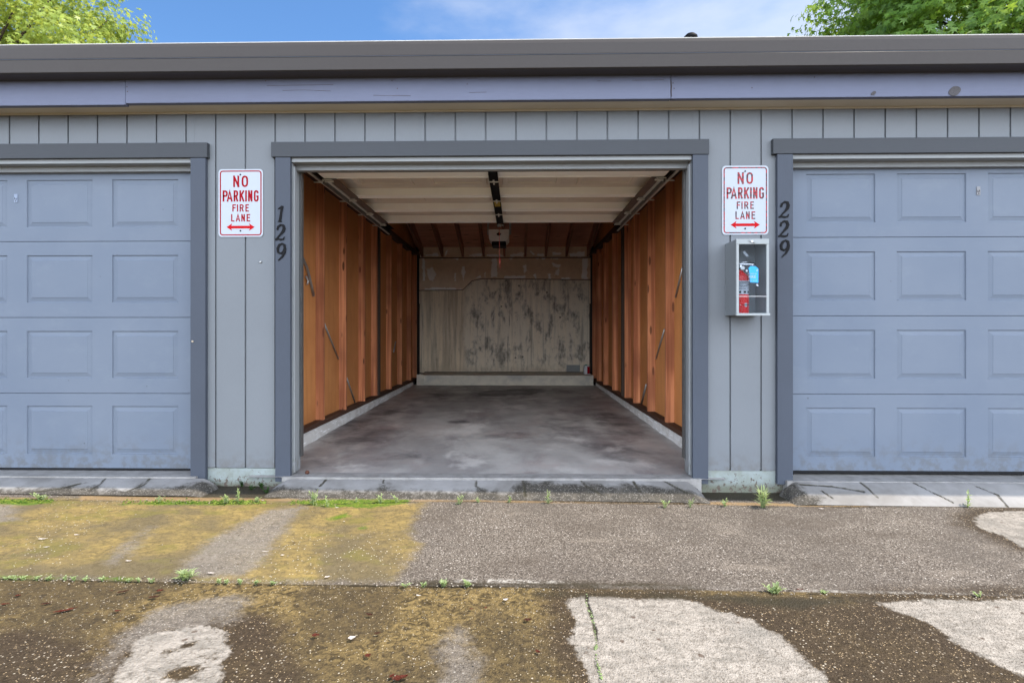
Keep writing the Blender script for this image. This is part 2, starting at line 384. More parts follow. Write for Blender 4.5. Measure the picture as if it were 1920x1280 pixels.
# algae film
alg = g.mix(g.rng(streak, .35, .65), (.27, .195, .07), (.17, .125, .052)); alg = g.mix(g.rng(nb, .42, .62), alg, (.125, .098, .055))
alg = g.mix(g.rng(swirl, .44, .62, 0, .62), alg, (.085, .066, .034)); alg = g.mix(g.rng(nf, .55, .75, 0, .6), alg, (.06, .048, .028)); alg = g.mix(g.rng(g.noise(4, 5, .6, g.pos((1, 1.5, 1), (8, 3, 0))), .52, .66, 0, .5), alg, (.14, .125, .03))
alg = g.mix(g.math('MULTIPLY', g.rng(s1['Z'], .93, .96), g.rng(vd, .15, .35, 1, 0)), alg, (.55, .5, .4))
# damp brown lane
brn = g.mix(g.rng(swirl, .36, .66), (.195, .138, .056), (.040, .029, .014)); brn = g.mix(g.rng(nb, .4, .62, 0, .7), brn, (.050, .037, .022))
brn = g.mix(g.math('MULTIPLY', g.rng(s2['Y'], .88, .94), g.rng(vd2, .15, .4, 1, 0)), brn, (.50, .42, .29))
brn = g.mix(g.math('MULTIPLY', g.rng(s3['X'], .92, .95), g.rng(vd3, .08, .28, 1, 0)), brn, (.42, .36, .28))
brn = g.mix(g.rng(nf, .52, .7, 0, .7), brn, (.03, .024, .016)); brn = g.mix(g.math('MULTIPLY', g.rng(s2['X'], .93, .96), g.rng(vd2, .1, .3, 1, 0)), brn, (.5, .45, .38))
# worn pale concrete
wht = g.mix(g.rng(swirl, .35, .7), (.315, .283, .247), (.19, .168, .143)); wht = g.mix(g.rng(streak, .45, .66, 0, .75), wht, (.165, .15, .13))
wht = g.mix(g.rng(nf, .52, .70, 0, .75), wht, (.10, .085, .068)); wht = g.mix(g.rng(g.noise(2.6, 5, .6, g.pos((1, .7, 1), (3, 8, 0))), .5, .68, 0, .45), wht, (.15, .14, .125))
fk = g.voro(16); fkc = g.sep(g.voro(16, out='Color'))['X']
wht = g.mix(g.math('MULTIPLY', g.rng(fkc, .66, .7), g.rng(g.math('MULTIPLY_ADD', g.math('SUBTRACT', nf, .5), .5, fk), .10, .17, .85, 0)), wht, (.085, .06, .045))
wht = g.mix(g.math('MULTIPLY', g.rng(s1['X'], .965, .98), g.rng(vd, .1, .3, 1, 0)), wht, (.12, .08, .06))
# dark exposed aggregate rim with bright pebbles
drk = g.mix(g.rng(nf, .3, .7), (.052, .037, .024), (.030, .021, .013))
drk = g.mix(g.math('MULTIPLY', g.rng(s2['X'], .78, .88), g.rng(vd2, .2, .45, 1, 0)), drk, (.34, .25, .15))
drk = g.mix(g.math('MULTIPLY', g.rng(g.math('MULTIPLY_ADD', g.math('SUBTRACT', nw, .5), .7, s1['X']), .80, .88), g.rng(vd, .18, .42, 1, 0)), drk, g.mix(s1['Z'], (.46, .41, .33), (.20, .15, .10)))
c = g.mix(g.edge('algae', nw, .22, .05), grey, alg)
c = g.mix(g.math('MULTIPLY', g.edge('greyin', nwf, .22, .05), .85), c, g.mix(.35, grey, wht))
c = g.mix(g.edge('lane', nf, .006, .004), c, brn)
c = g.mix(g.math('MULTIPLY', g.edge('brown', nw, .25, .06), .9), c, drk)
rim = g.math('MULTIPLY_ADD', g.math('SUBTRACT', nw, .5), .16, g.attr('white')); c = g.mix(g.math('MULTIPLY', g.rng(rim, .02, .17, 1, 0), .9), c, drk)
c = g.mix(g.math('MULTIPLY', g.edge('greylow', nwf, .22, .05), .8), c, g.mix(.3, grey, wht))
c = g.mix(g.edge('white', nwf, .11, .012), c, wht)
c = g.mix(g.math('MULTIPLY', g.edge('damp', nw, .10, .03), .92), c, (.034, .028, .017))
c = g.mix(g.math('MULTIPLY', g.edge('sunlit_sand', nwf, .06, .015), .8), c, (.24, .16, .08))  # sandy concrete strip, its sunlit tone put into the colour
c = g.mix(g.math('MULTIPLY', g.edge('moss', nwf, .10, .02), g.rng(swirl, .3, .6, .6, 1)), c, g.mix(g.rng(nf, .4, .7), (.055, .11, .01), (.13, .17, .015)))
c = g.mix(g.math('MULTIPLY', g.edge('crust', nwf, .05, .01), g.math('MULTIPLY', g.rng(nf, .40, .6), g.rng(nw, .42, .56))), c, (.36, .335, .30))
ck = g.math('MULTIPLY_ADD', g.math('SUBTRACT', nw, .5), .03, g.attr('crack')); c = g.mix(g.rng(ck, .003, .012, .95, 0), c, (.025, .02, .012))
h = g.math('ADD', g.math('MULTIPLY', g.rng(vd2, .1, .6, 1, 0), .35), g.math('MULTIPLY', nf, .5))
h = g.math('ADD', h, g.math('MULTIPLY', g.rng(vd, .1, .6, 1, 0), .4))
h = g.math('ADD', h, g.math('MULTIPLY', g.rng(ck, .0, .012), 1.5)); g.bump(h, .0055, .85)
M['pave'] = g.done(c, g.rng(g.edge('damp', nw, .1, .05), 0, 1, .85, .5))

# foliage
def leafmat(name, a, b, tr):
    g = G(name, .42, .4); v = g.noise(1.1, 4, .6); v2 = g.noise(26, 2, .5); c = g.mix(g.rng(v, .35, .65), a, b); c = g.mix(g.rng(v2, .4, .7, 0, .6), c, sc(a, .55))
    g.put(g.b.inputs['Base Color'], c)
    t = g.t.nodes.new('ShaderNodeBsdfTranslucent'); g.put(t.inputs['Color'], g.mix(g.rng(v2, .3, .7), tr, sc(tr, .6)))
    m = g.t.nodes.new('ShaderNodeMixShader'); m.inputs[0].default_value = .5
    g.t.links.new(g.b.outputs[0], m.inputs[1]); g.t.links.new(t.outputs[0], m.inputs[2]); g.t.links.new(m.outputs[0], g.t.nodes['Material Output'].inputs[0]); return g.m
M['leafL'] = leafmat('sunny_leaf', (.34, .41, .08), (.21, .31, .06), (.60, .66, .12))
M['leafR'] = leafmat('green_leaf', (.15, .27, .04), (.11, .22, .04), (.42, .58, .06))
M['weed'] = leafmat('weed_leaf', (.40, .47, .24), (.28, .38, .15), (.45, .54, .2))
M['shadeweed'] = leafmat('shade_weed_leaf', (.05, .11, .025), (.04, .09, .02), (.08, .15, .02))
M['bark'] = wood('bark', (.09, .065, .045), (.05, .035, .025), (.03, .02, .015))
M['deadleaf'] = flat('fallen_red_leaf', (.15, .040, .025), .6, 0, .3, 60)
M['brownleaf'] = flat('fallen_brown_leaf', (.09, .035, .022), .6, 0, .3, 60)
M['petal'] = flat('white_petal', (.72, .66, .62), .7, 0, .1, 60)
g = G('roof_shingles', .9); c = g.mix(g.voro(14, g.pos((1, 2, 1)), 'Color'), (.10, .095, .09), (.15, .14, .13)); M['shingle'] = g.done(c)

# ================================================================== THE SETTING
DY = .10                                   # plane of the closed doors behind the wall face
OP = {'c': (-1.512, 1.165)}
XL = at(357, 600, -.03)[0]; XR = at(1487, 600, -.03)[0]
OP['l'] = (XL - 2.6, XL); OP['r'] = (XR, XR + 2.6)
B0, B1, BACK = -5.6, 5.5, 6.75
ZH = 2.137                                  # underside of header trim

# ground sheet
gl = lambda pts: [gnd(*p) for p in pts]
joint = gl([(-150, 1081), (0, 1083), (400, 1089), (760, 1095), (1100, 1104), (1500, 1110), (1920, 1117), (2100, 1120)])
jx = np.array([p[0] for p in joint]); jy = np.array([p[1] for p in joint])
front = gl([(-100, 934), (250, 938), (600, 946), (800, 941), (1050, 941), (1300, 944), (1500, 950), (1920, 951)])
A_ALG = [gl([(-300, 930), (500, 935), (800, 944), (765, 985), (785, 1020), (735, 1088), (-400, 1084)])]
A_GRI = [gl([(330, 1075), (395, 1010), (500, 955), (565, 950), (545, 985), (500, 1040), (455, 1078)]), gl([(195, 1056), (245, 1005), (285, 985), (262, 1015), (215, 1058)]), gl([(-200, 948), (30, 945), (25, 975), (-200, 1000)])]
A_WHT = [gl([(262, 1192), (330, 1176), (390, 1170), (424, 1184), (426, 1215), (408, 1250), (418, 1300), (380, 1400), (150, 1400), (205, 1290), (232, 1240)]),
         gl([(1056, 1120), (1110, 1116), (1290, 1124), (1350, 1143), (1410, 1162), (1460, 1188), (1490, 1216), (1545, 1265), (1620, 1400), (1150, 1400), (1118, 1290), (1095, 1235), (1062, 1190), (1078, 1155)]),
         gl([(1650, 1132), (1720, 1124), (1920, 1119), (2300, 1119), (2300, 1420), (2100, 1360), (1905, 1260), (1800, 1208), (1740, 1168)]),
         gl([(1828, 972), (1860, 960), (2200, 956), (2200, 1060), (1920, 1024), (1870, 1000), (1835, 988)])]
H_WHT = [gl([(325, 1217), (342, 1199), (382, 1194), (360, 1212)]), gl([(298, 1268), (330, 1240), (380, 1244), (368, 1268), (330, 1274)]), gl([(366, 1228), (400, 1220), (396, 1233)]), gl([(294, 1218), (322, 1210), (314, 1225)])]
A_LOW = [gl([(826, 1205), (862, 1178), (880, 1200), (893, 1260), (900, 1330), (815, 1330), (822, 1260)]), gl([(290, 1140), (400, 1120), (470, 1120), (440, 1160), (300, 1180), (220, 1230), (180, 1290), (150, 1290), (230, 1190)])]
A_BRN = [gl([(1290, 1120), (1640, 1130), (1740, 1170), (1880, 1260), (2010, 1340), (1640, 1340), (1560, 1270), (1490, 1200), (1400, 1150)]), gl([(420, 1150), (520, 1150), (560, 1280), (500, 1400), (400, 1400), (440, 1240)]), gl([(-200, 1190), (120, 1180), (190, 1230), (140, 1400), (-200, 1400)])]
A_DMP = [gl([(180, 928), (180, 932), (520, 938), (540, 930), (470, 905), (380, 905), (330, 925)]), gl([(1290, 905), (1480, 905), (1530, 938), (1480, 938), (1340, 936), (1300, 930)]),
         gl([(1000, 1108), (1200, 1111), (1480, 1120), (1640, 1124), (1500, 1140), (1300, 1122), (1000, 1116)]), gl([(760, 1088), (1000, 1092), (1300, 1099), (1300, 1104), (760, 1098)])]
A_SND = [gl([(150, 927), (560, 935), (560, 939), (150, 936)]), gl([(1300, 939), (1640, 946), (1620, 950), (1300, 944)]), gl([(640, 937), (1280, 941), (1280, 944), (640, 940)])]
A_MOS = [gl([(540, 941), (620, 937), (770, 937), (765, 944), (700, 952), (600, 950)]), gl([(-60, 936), (100, 935), (100, 941), (40, 946), (-60, 940)]), gl([(215, 944), (300, 937), (480, 939), (470, 946), (330, 945)]), gl([(670, 988), (690, 986), (690, 992), (672, 993)]), gl([(610, 970), (650, 962), (660, 968), (620, 976)]), gl([(-20, 1080), (250, 1083), (250, 1085), (-20, 1083)])]
A_CRU = [gl([(850, 1086), (920, 1084), (1080, 1090), (1090, 1095), (960, 1093), (850, 1091)]), gl([(1100, 1097), (1500, 1104), (1500, 1108), (1100, 1101)]), gl([(1500, 1106), (1920, 1111), (1920, 1115), (1500, 1110)])]
L_CRK = [gl([(1104, 1105), (1098, 1125), (1112, 1160), (1118, 1200), (1116, 1225), (1124, 1250), (1132, 1290), (1150, 1350)]), joint, front, gl([(1480, 1108), (1560, 1118), (1700, 1119)])]
ax = np.concatenate([[-300, -120, -50, -20, -9], np.arange(-5.6, 5.6, .03), [9, 20, 50, 120, 300]])
ay = np.concatenate([[-300, -120, -50, -20, -8, -5], np.arange(-3.5, .12, .024), [1, 4, 7, 12, 30, 80, 300]])
def gfn(U, V):
    Z = -.088 - .0066 * np.clip(U, -6, 6)
    return U, V, Z - .004 * np.sin(U * 1.7 + V * 2.1) * (np.abs(U) < 5) - .004 * (V < np.interp(U, jx, jy)) 
ATT = {'algae': lambda x, y: sdf(A_ALG, x, y), 'greyin': lambda x, y: sdf(A_GRI, x, y), 'white': lambda x, y: sdf(A_WHT, x, y, H_WHT),
       'greylow': lambda x, y: sdf(A_LOW, x, y), 'brown': lambda x, y: sdf(A_BRN, x, y), 'damp': lambda x, y: sdf(A_DMP, x, y), 'sunlit_sand': lambda x, y: sdf(A_SND, x, y),
       'moss': lambda x, y: sdf(A_MOS, x, y), 'crust': lambda x, y: sdf(A_CRU, x, y), 'crack': lambda x, y: ldist(L_CRK, x, y),
       'lane': lambda x, y: np.clip(y - np.interp(x, jx, jy), -2, 2)}
tag(grid('ground', ax, ay, gfn, M['pave'], ATT), kind='structure')

# aprons in front of each opening
def apron(px0, px1, cracks, dirts, pales=(), y1=-.245):
    x0 = at(px0, 900, -.12)[0]; x1 = at(px1, 900, -.12)[0]
    us = np.linspace(x0, x1, int((x1 - x0) / .012)); vs = np.linspace(y1, -.052, 22)
    def fn(U, V):
        t = (V + .052) / (y1 + .052); e = np.clip(np.minimum(U - x0, x1 - U) / .10, 0, 1)
        gg = -.088 - .0066 * U
        top = -.010 + .004 * np.sin(U * 9) * t
        z = top * (1 - t ** 1.25) + (gg + .004) * t ** 1.25
        return U, V, gg - .006 + (z - gg + .006) * (e ** .6)
    ap = lambda pts: [gnd(p[0], p[1], -.012 - .076 * max(0, min(1, (p[1] - 899) / 40))) for p in pts]
    o = grid('concrete_apron', us, vs, fn, M['apron'], {'crack': lambda x, y: ldist([ap(c) for c in cracks], x, y) if cracks else np.full(len(x), 2.),
        'dirt': lambda x, y: sdf([ap(c) for c in dirts], x, y), 'pale': lambda x, y: sdf([ap(c) for c in pales], x, y)})
    return tag(o, kind='structure')
apron(-260, 400, [[(205, 893), (190, 905), (170, 918)], [(285, 895), (270, 908), (240, 920)], [(150, 905), (110, 915), (60, 922)]],
      [[(-300, 916), (20, 914), (60, 915), (110, 912), (155, 905), (140, 914), (180, 910), (190, 915), (200, 918), (250, 918), (262, 908), (275, 915), (330, 912), (375, 902), (410, 896), (430, 950), (-300, 950)]])
apron(505, 1322, [[(612, 899), (606, 906), (600, 912)], [(720, 899), (719, 906)], [(893, 901), (892, 912), (900, 918)], [(980, 900), (985, 930)], [(1088, 902), (1100, 915), (1130, 930)], [(1186, 905), (1200, 925)], [(1240, 903), (1262, 915), (1290, 928)]],
      [[(480, 905), (520, 910), (560, 917), (600, 921), (700, 920), (714, 912), (724, 911), (735, 919), (760, 922), (860, 924), (900, 919), (950, 924), (972, 914), (985, 903), (1000, 909), (1020, 905), (1050, 908), (1090, 912), (1120, 910), (1150, 916), (1180, 908), (1200, 913), (1250, 920), (1260, 918), (1290, 922), (1330, 928), (1330, 960), (480, 960)]])
apron(1470, 2200, [[(1600, 901), (1618, 915), (1645, 938)], [(1714, 913), (1745, 928), (1785, 942)], [(1500, 914), (1560, 918), (1620, 928)], [(1830, 920), (1870, 935), (1900, 950)], [(1540, 925), (1560, 938)]],
      [[(1460, 900), (1478, 905), (1500, 915), (1512, 930), (1545, 938), (1500, 960), (1460, 960)]], y1=-.262)

# central garage floor slab + side slab edges
FL = lambda y: .05 * np.clip(y / 5.9, 0, 1.2)
blobs = [(950, 738, .5, .16, 1.3), (900, 742, .7, .2, .6), (1010, 735, .5, .18, .8), (860, 790, .16, .05, .7), (835, 742, .5, .35, .5), (1060, 790, .35, .5, .45), (700, 815, .35, .3, .5), (760, 850, .3, .15, .35), (1150, 830, .3, .3, .5), (650, 800, .35, .5, .5), (720, 770, .4, .5, .5), (1150, 790, .3, .5, .5), (1180, 850, .35, .2, .45), (620, 860, .3, .15, .3), (960, 815, .5, .12, .4)]
bw = [(*gnd(b[0], b[1], .02), *b[2:]) for b in blobs]
def stain(x, y):
    s = np.zeros(len(x))
    for bx, by, rx, ry, k in bw: s = np.maximum(s, k * np.exp(-((x - bx) / rx) ** 2 - ((y - by) / (ry * 2.2)) ** 2))
    return s
tag(grid('floor', np.linspace(-1.80, 1.38, 90), np.concatenate([[-.05], np.arange(-.02, 5.95, .06)]), lambda U, V: (U, V, FL(V)), M['floor'], {'stain': stain}), kind='structure')
g = G('slab_edge_concrete', .75); n = g.noise(12, 6, .65); c = g.mix(g.rng(n, .35, .7), (.26, .248, .235), (.18, .17, .16)); c = g.mix(g.rng(g.noise(45, 4, .7), .66, .74), c, (.08, .07, .06)); g.bump(n, .003); M['slab'] = g.done(c)

# ================================================================== GARAGE BUILDING
bld = empty('garage_building', (0, 0, 0), 'row of grey painted garages with one stall standing open', 'building')
m = MB(); m.box(-1.56, 1.215, -.056, .065, -.13, .004, .003); m.box(OP['l'][0] - .05, OP['l'][1] + .05, -.056, .6, -.13, .0, .003); m.box(OP['r'][0] - .05, OP['r'][1] + .05, -.056, .6, -.14, -.006, .003)
m.build('slab_edge', M['slab'], bld)
# siding: 8 inch boards with real grooves
gx = [-.001 + .2032 * k for k in range(-40, 40)]
piers = [(B0, OP['l'][0] - .01), (OP['l'][1] + .01, OP['c'][0] - .01), (OP['c'][1] + .01, OP['r'][0] - .01), (OP['r'][1] + .01, B1)]
def inpier(x0, x1): return [(max(x0, a), min(x1, b)) for a, b in piers if min(x1, b) - max(x0, a) > .004]
m = MB()
for a, b in zip(gx[:-1], gx[1:]):
    a += .0055; b -= .0055
    if a < B0 or b > B1: continue
    ip = inpier(a, b); lo = a
    for p, q in ip:
        m.box(p, q, 0, .012, .050 - .004 * (p > 0), 2.47, .0012)
        if p - lo > .004: m.box(lo, p, 0, .012, 2.16, 2.47)
        lo = q
    if b - lo > .004: m.box(lo, b, 0, .012, 2.16, 2.47, 0 if ip else .0012)
m.box(B0, B1, .0125, .03, 2.16, 2.47)
for a, b in piers: m.box(a, b, .0126, .03, .052, 2.1595)
m.build('siding', M['siding'], bld)
for a, b in piers:
    m = MB(); m.box(a + .04 * (a > B0), b - .04 * (b < B1), .004, .14, -.14, .046, .004); m.build('foundation', M['found'], bld)
# door trims and jambs
def surround(x0, x1, hx0, hx1, inside):
    m = MB(); m.box(hx0, hx1, -.036, -.001, ZH, ZH + .10, .002); m.build('header_trim', M['trimh'], bld)
    zb = -.035
    for s, xe in ((-1, x0), (1, x1)):
        a, b = (xe - .102, xe) if s < 0 else (xe, xe + .102)
        m = MB(); m.box(a, b, -.031, -.001, zb, ZH - .002, .002); m.build('side_trim', M['trim'], bld)
        m = MB()
        if s < 0: m.box(xe - .045, xe, -.0005 + .001, .145, .006, ZH - .03, .002); m.box(xe + .0005, xe + .013, .012, .05, .012, ZH - .05, .003)
        else: m.box(xe, xe + .045, .0005, .145, .006, ZH - .03, .002); m.box(xe - .013, xe - .0005, .012, .05, .012, ZH - .05, .003)
        m.build('jamb', M['jamb'], bld)
    m = MB(); m.box(x0 + .001, x1 - .001, -.012, .060, ZH - .029, ZH + .06, .002); m.box(x0 + .001, x1 - .001, .0605, .098 if not inside else .11, ZH - .064, ZH + .03, .002)
    m.build('header_stop', M['jamb'], bld)
hr = at(388, 280, -.036)[0]
surround(*OP['l'], OP['l'][0] - .13, hr, False)
surround(*OP['c'], at(508, 280, -.036)[0], at(1330, 280, -.036)[0], True)
surround(*OP['r'], at(1450, 275, -.036)[0], OP['r'][1] + .13, False)

# closed sectional doors
def emb_ring(bm, fp, x0, x1, z0, z1, levels):      # nested rectangles: (inset, offset)
    prev = None
    for ins, off in levels:
        r = [bm.verts.new(fp(x, z, off)) for x, z in ((x0 + ins, z0 + ins), (x1 - ins, z0 + ins), (x1 - ins, z1 - ins), (x0 + ins, z1 - ins))]
        if prev:
            for i in range(4): bm.faces.new((prev[i], prev[(i + 1) % 4], r[(i + 1) % 4], r[i]))
        prev = r
    bm.faces.new(prev)
def emb_sheet(bm, fp, X0, X1, Z0, Z1, panels, levels):
    xs = sorted({X0, X1, *[p[0] for p in panels], *[p[1] for p in panels]}); zs = sorted({Z0, Z1, *[p[2] for p in panels], *[p[3] for p in panels]})
    for a, b in zip(xs[:-1], xs[1:]):
        for c, d in zip(zs[:-1], zs[1:]):
            cx, cz = (a + b) / 2, (c + d) / 2
            if any(p[0] < cx < p[1] and p[2] < cz < p[3] for p in panels): continue
            bm.faces.new([bm.verts.new(fp(x, z, 0)) for x, z in ((a, c), (b, c), (b, d), (a, d))])
    for p in panels: emb_ring(bm, fp, *p, levels)
LV = [(0, 0), (.004, .008), (.011, .008), (.032, .003), (.036, .0003)]
def closed_door(x0, x1, pxs, zj, prow, px_w):
    m = MB()
    fp = lambda x, z, o: (x, DY + o, z)
    for i in range(4):
        z0, z1 = zj[i] + .002, zj[i + 1] - .002
        pans = [(p, p + px_w, prow[i][0], prow[i][1]) for p in pxs if p > x0 and p + px_w < x1]
        emb_sheet(m.bm, fp, x0, x1, z0, z1, pans, LV)
        for zz, dz in ((z0, -.004), (z1, .004)):   # rounded lips at each joint
            v = [m.bm.verts.new((x, y, z)) for x, y, z in ((x0, DY, zz), (x1, DY, zz), (x1, DY + .02, zz + dz * .4), (x0, DY + .02, zz + dz * .4))]; m.bm.faces.new(v)
    m.box(x0, x1, DY + .018, DY + .045, zj[0], zj[4])
    bmesh.ops.remove_doubles(m.bm, verts=m.bm.verts, dist=.0002)
    d = m.build('garage_door', M['door'], bld)
    m = MB(); m.box(x0, x1, DY + .004, DY + .03, zj[0] - .018, zj[0] - .001, .003); m.build('bottom_seal', M['blackplastic'], d)
    return d
zL = lambda py: at(200, py, DY)[1]
zR = lambda py: at(1700, py, DY)[1]
zjl = [zL(877.5), zL(737), zL(595), zL(452.5), zL(317)]
pwl = at(173, 600, DY)[0] - at(50, 600, DY)[0]; spl = at(210.3, 600, DY)[0] - at(50.3, 600, DY)[0]
pl0 = at(210.3, 600, DY)[0]
dl = closed_door(OP['l'][0] - .04, OP['l'][1] + .04, [pl0 - spl * k for k in range(4)], zjl, [(zL(851), zL(761)), (zL(708.5), zL(620.5)), (zL(567), zL(478.5)), (zL(426), zL(337))], pwl)
zjr = [zR(883), zR(738.7), zR(592), zR(444.5), zR(308)]
pr0 = at(1511.8, 600, DY)[0]; pwr = at(1641, 600, DY)[0] - pr0; spr = at(1681.5, 600, DY)[0] - pr0
dr = closed_door(OP['r'][0] - .04, OP['r'][1] + .04, [pr0 + spr * k for k in range(4)], zjr, [(zR(856.5), zR(764.5)), (zR(709.8), zR(618.5)), (zR(563), zR(471.3)), (zR(416.5), zR(325.5))], pwr)
def lock(px, py, par, mt):
    x, z = at(px, py, DY)
    m = MB(); m.box(x - .0125, x + .0125, DY - .005, DY - .0005, z - .029, z + .029, .002); m.tube([(x, DY - .004, z - .002), (x, DY - .011, z - .002)], .0085, 14)
    m.build('lock_plate', mt, par)
    m = MB(); m.box(x - .0015, x + .0015, DY - .0125, DY - .0112, z - .008, z + .004); m.tube([(x, DY - .0049, z - .02), (x, DY - .0065, z - .02)], .003, 8); m.build('keyhole', M['black'], par)
lock(30.5, 372, dl, flat('painted_lock', (.22, .26, .34), .5)); lock(1834, 358, dr, flat('worn_lock', (.22, .22, .23), .5))

# fascia, soffit, gutter, roof
fz0 = at(960, 188, -.17)[1]; fz1 = fz0 + .26
xa = at(235, 190, -.17)[0]; xb = at(1258, 185, -.17)[0]
m = MB(); m.box(B0 - .1, xa - .001, -.170, -.132, fz0 - .009, fz1, .003); m.build('fascia_board', M['fascia'], bld)
m = MB(); m.box(xa + .001, xb - .0015, -.171, -.132, fz0, fz1, .003); m.build('fascia_board', M['fascia'], bld)
m = MB(); m.box(xb + .0015, B1 + .1, -.170, -.132, fz0 + .001, fz1, .003); m.build('fascia_board', M['fascia'], bld)
m = MB(); m.box(B0 - .1, B1 + .1, -.1315, .03, fz0 + .004, fz0 + .018); m.box(B0, B1, -.014, -.001, fz0 - .006, fz0 + .0035, .001)
m.build('soffit', M['soffit'], bld)
for px, py, rx, rz in ((1790, 171, .036, .031), (1638, 175, .014, .013)):      # knots standing proud of the fascia
    x, z = at(px, py, -.172); pts = [(x + rx * math.cos(t) * (1 + .12 * math.sin(2 * t)) + .005 * math.sin(t), z + rz * math.sin(t)) for t in [k * math.pi / 10 for k in range(20)]]
    m = MB(); m.poly(pts, -.1735, -.165); m.build('wood_knot', flat('grey_knot', (.085, .08, .085), .75, 0, .25, 90), bld)
for pts in ([(1258, 150), (1259, 162), (1258.5, 172), (1259, 181)], [(530, 170), (570, 169), (620, 171)], [(500, 161), (560, 160), (625, 159)], [(700, 179), (770, 180)], [(1120, 152), (1145, 152.5)], [(880, 174), (912, 173)], [(1185, 151), (1245, 150)]):
    m = MB(); m.tube([(at(a, b, -.1712)[0], -.1712, at(a, b, -.1712)[1]) for a, b in pts], .0011 if pts[0][0] != 1258 else .002, 5); m.build('paint_crack', M['oldpost'], bld)
for px, py in ((498, 152), (735, 152), (745, 166), (876, 158), (1262, 156), (1264, 166), (1410, 165), (1527, 145), (238, 163), (239, 172)):
    x, z = at(px, py, -.1715); m = MB(); m.tube([(x, -.1705, z), (x, -.1722, z)], .0035, 8); m.build('nail_head', M['oldpost'], bld)
gb = at(960, 128, -.29)[1]; gt = at(960, 75, -.29)[1]; gc = at(960, 103, -.292)[1]
prof = [(-.172, gb + .01), (-.18, gb + .001), (-.272, gb), (-.284, gb + .004), (-.292, gc - .004), (-.2895, gc), (-.292, gc + .006), (-.2945, gt - .022), (-.2925, gt - .004), (-.288, gt), (-.284, gt), (-.284, gt - .01), (-.278, gb + .02), (-.19, gb + .016), (-.19, gt + .0), (-.172, gt)]
m = MB(); m.poly(prof, B0 - .12, B1 + .12, axis='x')
gut = m.build('gutter', M['gutter'], bld)
m = MB(); m.box(B0 - .12, B1 + .12, -.2885, -.2845, gt + .0005, gt + .005); m.build('drip_edge', M['lightsteel'], gut)
m = MB(); m.box(B0 - .12, B1 + .12, -.2945, -.2925, gc - .0015, gc + .0015); m.build('crease', M['trim'], gut)
RY, RZ = 3.3, 3.50
m = MB(); m.poly([(-.20, 2.74), (RY, RZ), (BACK + .25, 2.52), (BACK + .25, 2.60), (RY, RZ + .08), (-.20, 2.80)], B0 - .15, B1 + .15, axis='x'); roof = m.build('roof', M['shingle'], bld)
m = MB(); x, z = at(1295, 62, 1.4); m.lathe((x, 1.4, 2.9), [(.04, 0), (.04, z - 2.97), (.045, z - 2.965), (.062, z - 2.96), (.060, z - 2.935), (.04, z - 2.915), (.0, z - 2.905)]); m.build('vent_pipe', M['black'], roof)
# outer walls
m = MB(); m.box(B0, B0 + .1, .031, BACK, -.1, 2.7); m.poly([(.031, 2.7), (BACK, 2.5), (BACK, 2.56), (RY, RZ - .02), (.031, 2.76)], B0, B0 + .1, axis='x')
m.box(B1 - .1, B1, .031, BACK, -.1, 2.7); m.poly([(.031, 2.7), (BACK, 2.5), (BACK, 2.56), (RY, RZ - .02), (.031, 2.76)], B1 - .1, B1, axis='x')
m.box(B0 + .1, B1 - .1, BACK - .1, BACK, -.1, 2.56); m.build('outer_wall', M['siding'], bld)

# ---- interior of the open stall
PW = [(.052, .145), (6.62, .145), (6.62, 2.55), (3.3, 3.46), (.052, 2.68)]
SW = (-1.80, 1.36)       # inner faces of studs
m = MB()
m.poly(PW, -1.888, -1.876, axis='x'); m.build('partition_wall', M['sheath'], bld)
m = MB(); m.poly(PW, 1.438, 1.450, axis='x'); m.build('partition_wall', M['sheath'], bld)
m = MB(); m.box(-1.875, OP['c'][0] - .05, .031, .05, .0, 2.7); m.box(OP['c'][1] + .05, 1.437, .031, .05, 0, 2.7); m.box(-1.56, 1.21, .031, .05, 2.2, 2.7); m.build('inner_front_wall', M['oldpost'], bld)
dl_ = [5.13, 5.81, 6.53, 7.10, 7.93, 8.67, 9.42, 9.95]; dr_ = [5.05, 5.74, 6.43, 6.94, 7.83, 8.64, 9.32, 9.85]
for side in (0, 1):
    for d in (dl_, dr_)[side] + [4.45]:
        y = d - 3.7; m = MB()
        if side == 0: m.box(-1.8755, SW[0], y, y + .038, .146, 2.36, .0015)
        else: m.box(SW[1], 1.4375, y, y + .038, .146, 2.36, .0015)
        m.build('stud', M['stud'], bld)
    m = MB(); y = (7.19, 7.09)[side] - 3.7
    m.box(*((-1.875, -1.79) if side == 0 else (1.352, 1.4375)), y, y + .07, .146, 2.36, .002); m.build('dark_post', M['oldpost'], bld)
    m = MB()
    for (z0, z1) in ((.105, .145), (2.362, 2.44)): m.box(*((-1.875, -1.80) if side == 0 else (1.36, 1.437)), .05, 6.6, z0, z1, .002)
    m.build('wall_plate', M['plate'], bld)
    us = [0, 1, 2, 3]; s = -1 if side == 0 else 1; xi = (-1.78, 1.365)[side]
    prof = [(0, -.01), (.004, .085), (.02, .103), (.10, .104)]
    grid('concrete_curb', us, np.arange(.05, 5.9, .05), lambda U, V: (xi + s * np.array([p[0] for p in prof])[U.astype(int)] + .004 * np.sin(V * 7) + .003 * np.sin(V * 23), V, np.array([p[1] for p in prof])[U.astype(int)]), M['curb'], parent=bld)
# black fill near the back, both sides, stands in for the dark corner gaps
m = MB(); m.box(-1.875, -1.785, 6.30, 6.45, .146, 2.36, .002); m.build('corner_gap_fill', M['blackplastic'], bld)
m = MB(); m.box(1.362, 1.437, 6.30, 6.45, .146, 2.36, .002); m.build('corner_gap_fill', M['blackplastic'], bld)
